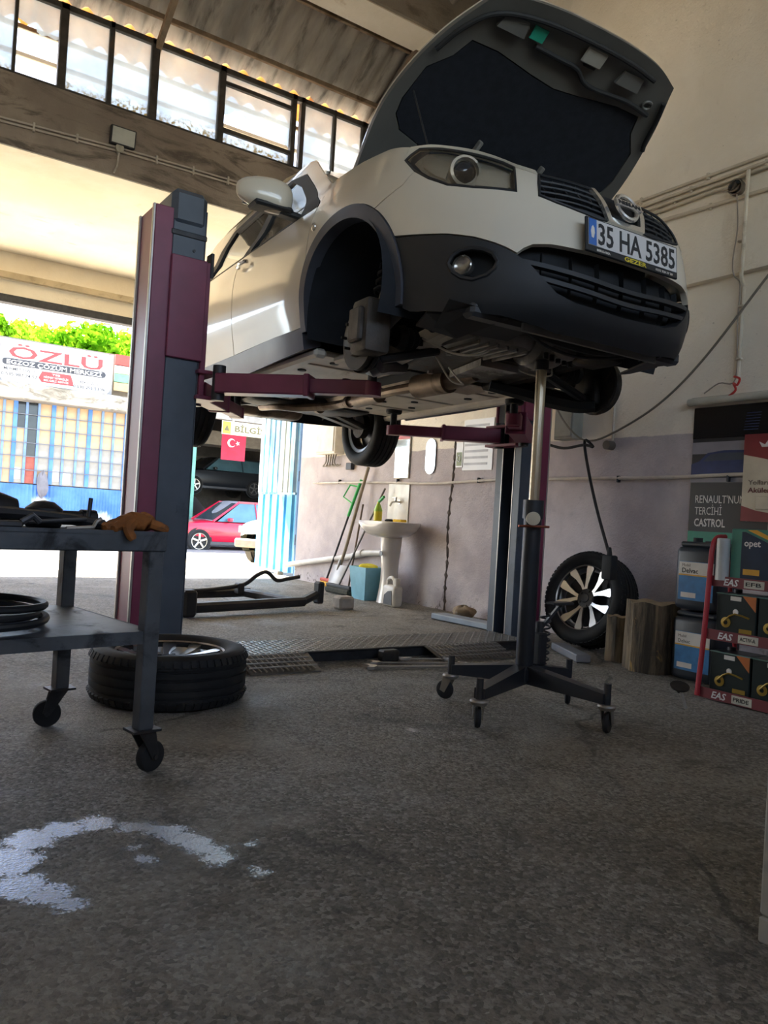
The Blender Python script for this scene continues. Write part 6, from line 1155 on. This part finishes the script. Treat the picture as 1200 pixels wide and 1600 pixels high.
# parked cars
def vehicle(label, loc, rz, body, L=4.3, H=1.45, W=1.75, hood=.95, belt=.92, kind='coupe', roofm=None, group=None, openhood=False, rim=None):
    t = thing('parked_car', label, 'car', loc, rz); hw = W/2; body_m = body; fx, rx = .85, L-.85; rw = .32
    top = spl([(0, .55), (.12, .72), (.5, hood*.93), (1.15, hood), (L*.5, belt), (L-.7, belt+.03), (L-.1, belt-.02), (L, .6)], 6); tx = [p[0] for p in top]; tz = [p[1] for p in top]
    def bf(a, b):
        x = a*L; zt = float(np.interp(x, tx, tz)); e = 4*(a-.5)**2; wd = hw*(1-.16*max(0, e-.35)**1.2-.12*max(0, (.06-a)/.06)-.06*max(0, (a-.95)/.05))
        q = [(0, .22), (wd*.86, .22), (wd*.95, .32), (wd, .5), (wd*.985, zt*.55+.5*.45), (wd*.95, zt-.03), (wd*.86, zt), (0, zt+.03)]
        k = b*(len(q)-1); i = min(int(k), len(q)-2); f_ = k-i; return (x, q[i][0]*(1-f_)+q[i+1][0]*f_, q[i][1]*(1-f_)+q[i+1][1]*f_)
    half = MB().grid(45, 15, bf); m = MB(); m.add(half.v, half.f); m.add([(x, -y, z) for x, y, z in half.v], [f_[::-1] for f_ in half.f]); me = m.build('body', body_m, t, ang=50)
    a0, a1, r0, r1 = (1.25, L-.35, 2.0, L-1.25) if kind == 'coupe' else (1.2, L-.1, 1.85, L-.45)
    def gl(a, b):
        q = [(a0, belt-.03), (r0, H), (r1, H), (a1, belt-.01)]; k = a*3; i = min(int(k), 2); f_ = k-i; x = q[i][0]*(1-f_)+q[i+1][0]*f_; z = q[i][1]*(1-f_)+q[i+1][1]*f_
        s_ = math.sin(pi*a)**.5*.04 if 0 < a < 1 else 0; wt = hw*.80; wb_ = hw*.95; u = (z-belt)/(H-belt); wd = wb_*(1-u)+wt*u; return (x, wd*(2*b-1), z+s_*(1-(2*b-1)**2))
    MB().grid(25, 9, gl).build('roof_shell', roofm or body_m, t, ang=50)
    for sg in (-1, 1):
        def pt(x, u, o=.006): return (x, sg*(hw*.95*(1-u)+hw*.80*u+o), belt+(H-belt)*u)
        xm = (r0+r1)/2+.05
        side = [pt(a0+.1, 0), pt(xm, 0), pt(a1-.15, 0), pt(r1+(a1-r1)*.15, .92), pt(xm, .96), pt(r0+.02, .95)]
        MB().add(side, [(0, 1, 2, 3, 4, 5)]).build('side_glass', PM('bluish_glass', '#5a7f8e', .12, .3, .15, 2), t)
        MB().bar(pt(a0-.02, 0, .0), pt(r0, 1, .0), .05, .05, (1, 0, 0)).build('pillar', body_m, t); MB().bar(pt(xm, 0, .008), pt(xm-.05, 1, .008), .015, .06, (0, 1, 0)).build('pillar', body_m, t)
        MB().bar(pt(a1-.02, 0, .0), pt(r1, 1, .0), .06, .05, (1, 0, 0)).build('pillar', body_m, t); MB().bar(pt(r0-.02, 1, .0), pt(r1+.02, 1, .0), .05, .05, (0, 0, 1)).build('roof_rail', body_m, t)
        MB().box((L*.5, sg*hw*.965, .27), (L*.5, .06, .09), None, .01).build('sill', M_TRIM, t); MB().box((a0+.42, sg*(hw+.07), belt+.06), (.12, .17, .1), None, .03, 2).build('wing_mirror', body_m, t); MB().box((xm-.25, sg*(hw*.985), belt-.14), (.15, .03, .03), None, .01).build('door_handle', body_m, t)
        for wx in (fx, rx):
            wl = MB().lathe([(.001, -.1), (rw*.6, -.1), (rw*1.14, -.12), (rw*1.14, .0), (.001, .0)], 28, T(wx, sg*(hw-.015), rw) @ Rx(-sg*pi/2)).build('arch_shade_disc', M_PLAST, t)  # flat dark disc stands for the shade inside the arch
            MB().lathe([(rw*.66, .0), (rw*.9, .015), (rw, -.01), (rw, -.18), (rw*.7, -.2)], 32, T(wx, sg*(hw+.012), rw) @ Rx(-sg*pi/2)).build('tyre', M_RUB, wl); A = T(wx, sg*(hw+.012), rw) @ Rx(-sg*pi/2)
            MB().lathe([(rw*.60, -.05), (rw*.64, .006), (rw*.68, .008), (rw*.7, .0)], 28, A).build('rim', rim or M_RIMF, wl); MB().lathe([(rw*.62, -.05), (.001, -.06)], 20, A).build('rim_disc', M_RIMD if rim is None else PM('caliper_yellow', '#b9b02e', .5), wl)
            for k in range(5): MB().box((rw*.36, 0, .0), (rw*.6, .055, .02), A @ Rz(2*pi*k/5+.3), .005).build('spoke', rim or M_RIMF, wl)
    MB().add([gl(.03, .06), gl(.03, .94), gl(.31, .94), gl(.31, .06)], [(0, 1, 2, 3)]).build('windscreen', PM('smoky_glass', '#3b464d', .1, .2, .1), t).location = (-.01, 0, .012)
    for sg in (-1, 1): MB().box((.045, sg*hw*.62, .64), (.06, hw*.5, .13), None, .015).build('headlamp', PM('lamp_dull', '#8a8c8c', .2, .5, .2, 20), t)
    MB().box((.01, 0, .38), (.1, W*.93, .17), None, .03).build('bumper', PM('bumper_grey', '#6f6a62', .6) if kind != 'coupe' else body_m, t); MB().box((-.045, 0, .45), (.012, .5, .11), None, .003).build('number_plate', PM('plate_white', '#c9c6c2'), t); MB().box((.02, 0, .62), (.05, W*.3, .1)).build('grille', M_BLK, t)
    for sg in (-1, 1): MB().box((L-.02, sg*hw*.75, .72), (.04, .26, .14), None, .01).build('tail_lamp', PM('lamp_red', '#a31a22', .3), t)
    if openhood: MB().grid(5, 9, lambda a, b: (.95-.75*a*.75, (b*2-1)*hw*.85, hood+.03+.62*a+.04*(1-(2*b-1)**2))).build('bonnet', body_m, t)
    return t
M_CRED = PM('red_car_paint', '#d3123c', .25, 0, .04, 3, coat=.6); M_CCRM = PM('cream_car_paint', '#c9c0a4', .4, 0, .06, 3); M_CSIL = PM('silver_car_paint', '#b3aeb2', .35, .2, .05); M_CBLK = PM('dark_car_paint', '#20242a', .3, 0, .1)
vehicle('bright red coupe with grey roof parked across the street', (6.85, 20.9, GZ), 0, M_CRED, 4.2, 1.42, 1.75, .86, .87, roofm=PM('grey_roof', '#8f8f93', .35))
vehicle('old cream saloon nosing in from behind the blue door', (6.61, 13.56, -.16), math.radians(37), M_CCRM, 4.1, 1.38, 1.6, .86, .9, kind='saloon')
vehicle('silver hatchback with raised bonnet inside the dark garage', (8.75, 25.0, GZ), 0, M_CSIL, 3.9, 1.42, 1.65, .9, .92, kind='saloon', openhood=True)
vehicle('black car raised on a lift inside the dark garage', (9.3, 28.2, 1.35), .1, M_CBLK, 4.2, 1.4, 1.7, .9, .92, kind='saloon')
# trees behind the workshop
def m_leaf(a, b):
    s = NT('leaf_green_'+a.strip('#')); c = s.mix(s.ramp(s.noise(1.1, 4), .35, .65), lin(a), lin(b)); tr = s.n('ShaderNodeBsdfTranslucent'); s.l(c, tr.inputs[0]); df = s.n('ShaderNodeBsdfDiffuse'); s.l(c, df.inputs[0])
    mx = s.n('ShaderNodeMixShader'); mx.inputs[0].default_value = .45; s.l(df.outputs[0], mx.inputs[1]); s.l(tr.outputs[0], mx.inputs[2]); s.l(mx.outputs[0], s.t.nodes['Material Output'].inputs[0]); return s.m
LEAFS = [m_leaf('#4f8a12', '#9fce2a'), m_leaf('#5f9418', '#b4d838'), m_leaf('#3f7a1a', '#86b82c')]
def tree(label, x, y, r, h, seed, mat, n=5200):
    t = thing('leafy_tree', label, 'tree', (x, y, GZ), 0, 'trees behind the workshop'); rg = np.random.default_rng(seed); V = []; Fa = []
    cl = []
    for _ in range(26): q = rg.normal(size=3); q /= np.linalg.norm(q); q *= rg.uniform(.2, .8); cl.append((q[0]*r*1.1, q[1]*r*.8, h-r*.95+q[2]*r*.8, r*rg.uniform(.25, .4)))
    for i in range(n):
        c = cl[i % 26]; d = rg.normal(size=3); d /= np.linalg.norm(d); p = np.array(c[:3])+d*c[3]*rg.uniform(.7, 1.08); p[2] = min(p[2], h)
        u = rg.normal(size=3); u -= d*u.dot(d)*.6; u /= np.linalg.norm(u); v = np.cross(d, u); v /= np.linalg.norm(v)+1e-6; s_ = rg.uniform(.11, .22); o = len(V)
        V += [p-u*s_, p+v*s_*.55, p+u*s_, p-v*s_*.55]; Fa.append((o, o+1, o+2, o+3))
    me = bpy.data.meshes.new('foliage'); me.from_pydata([tuple(map(float, q)) for q in V], [], Fa); me.update(); f_ = link('foliage', me, mat, t, smooth=False); f_['kind'] = 'stuff'
    MB().tube([(0, 0, 0), (.1, 0, h*.3), (0, .05, h*.6)], [.22, .18, .1], 8).build('trunk', PM('tree_bark', '#5b4a38', .9, 0, .2, 9, .5, 30), t)
for i, (x, y, r, h, lab) in enumerate(((1.6, 28.6, 2.0, 7.3, 'tallest bright green tree behind the workshop, left of the white sign'), (4.0, 28.8, 1.7, 7.1, 'bright green tree directly behind the red letters of the white sign'), (5.8, 29.2, 1.5, 6.4, 'low rounded green tree behind the end of the white sign'), (7.9, 29.0, 1.7, 6.95, 'yellow-green tree behind the striped sign'), (9.8, 29.6, 1.8, 7.0, 'green tree behind the garage roof'))):
    Yt = (34.6, 41.2, 47.4, 34.6, 41.2)[i]; k_ = Yt/34.6; tree(lab, x*k_, Yt, r*1.2*(1.12 if i in (1, 2, 4) else 1), .86+((h-.86)*1.20+.58)*k_-GZ, 31+i, LEAFS[i % 3])
lamp = thing('street_lamp', 'thin street lamp pole rising beyond the trees', 'lamp post', (7.6, 38, GZ)); MB().cyl((0, 0, 0), (0, 0, 9.2), .06, .04, n=8).build('pole', PM('lamp_grey', '#8f9499', .5, .3), lamp); MB().bar((0, 0, 9.2), (.5, 0, 9.15), .12, .06).build('lamp_head', PM('lamp_grey', '#8f9499'), lamp)
for z0 in (8.05,): tag(MB().tube([(-8, 33, z0+.3), (4, 33, z0), (16, 33, z0-.1)], .012, 5).build('power_line', M_STEELD), 'thin overhead power line above the trees', 'power line')
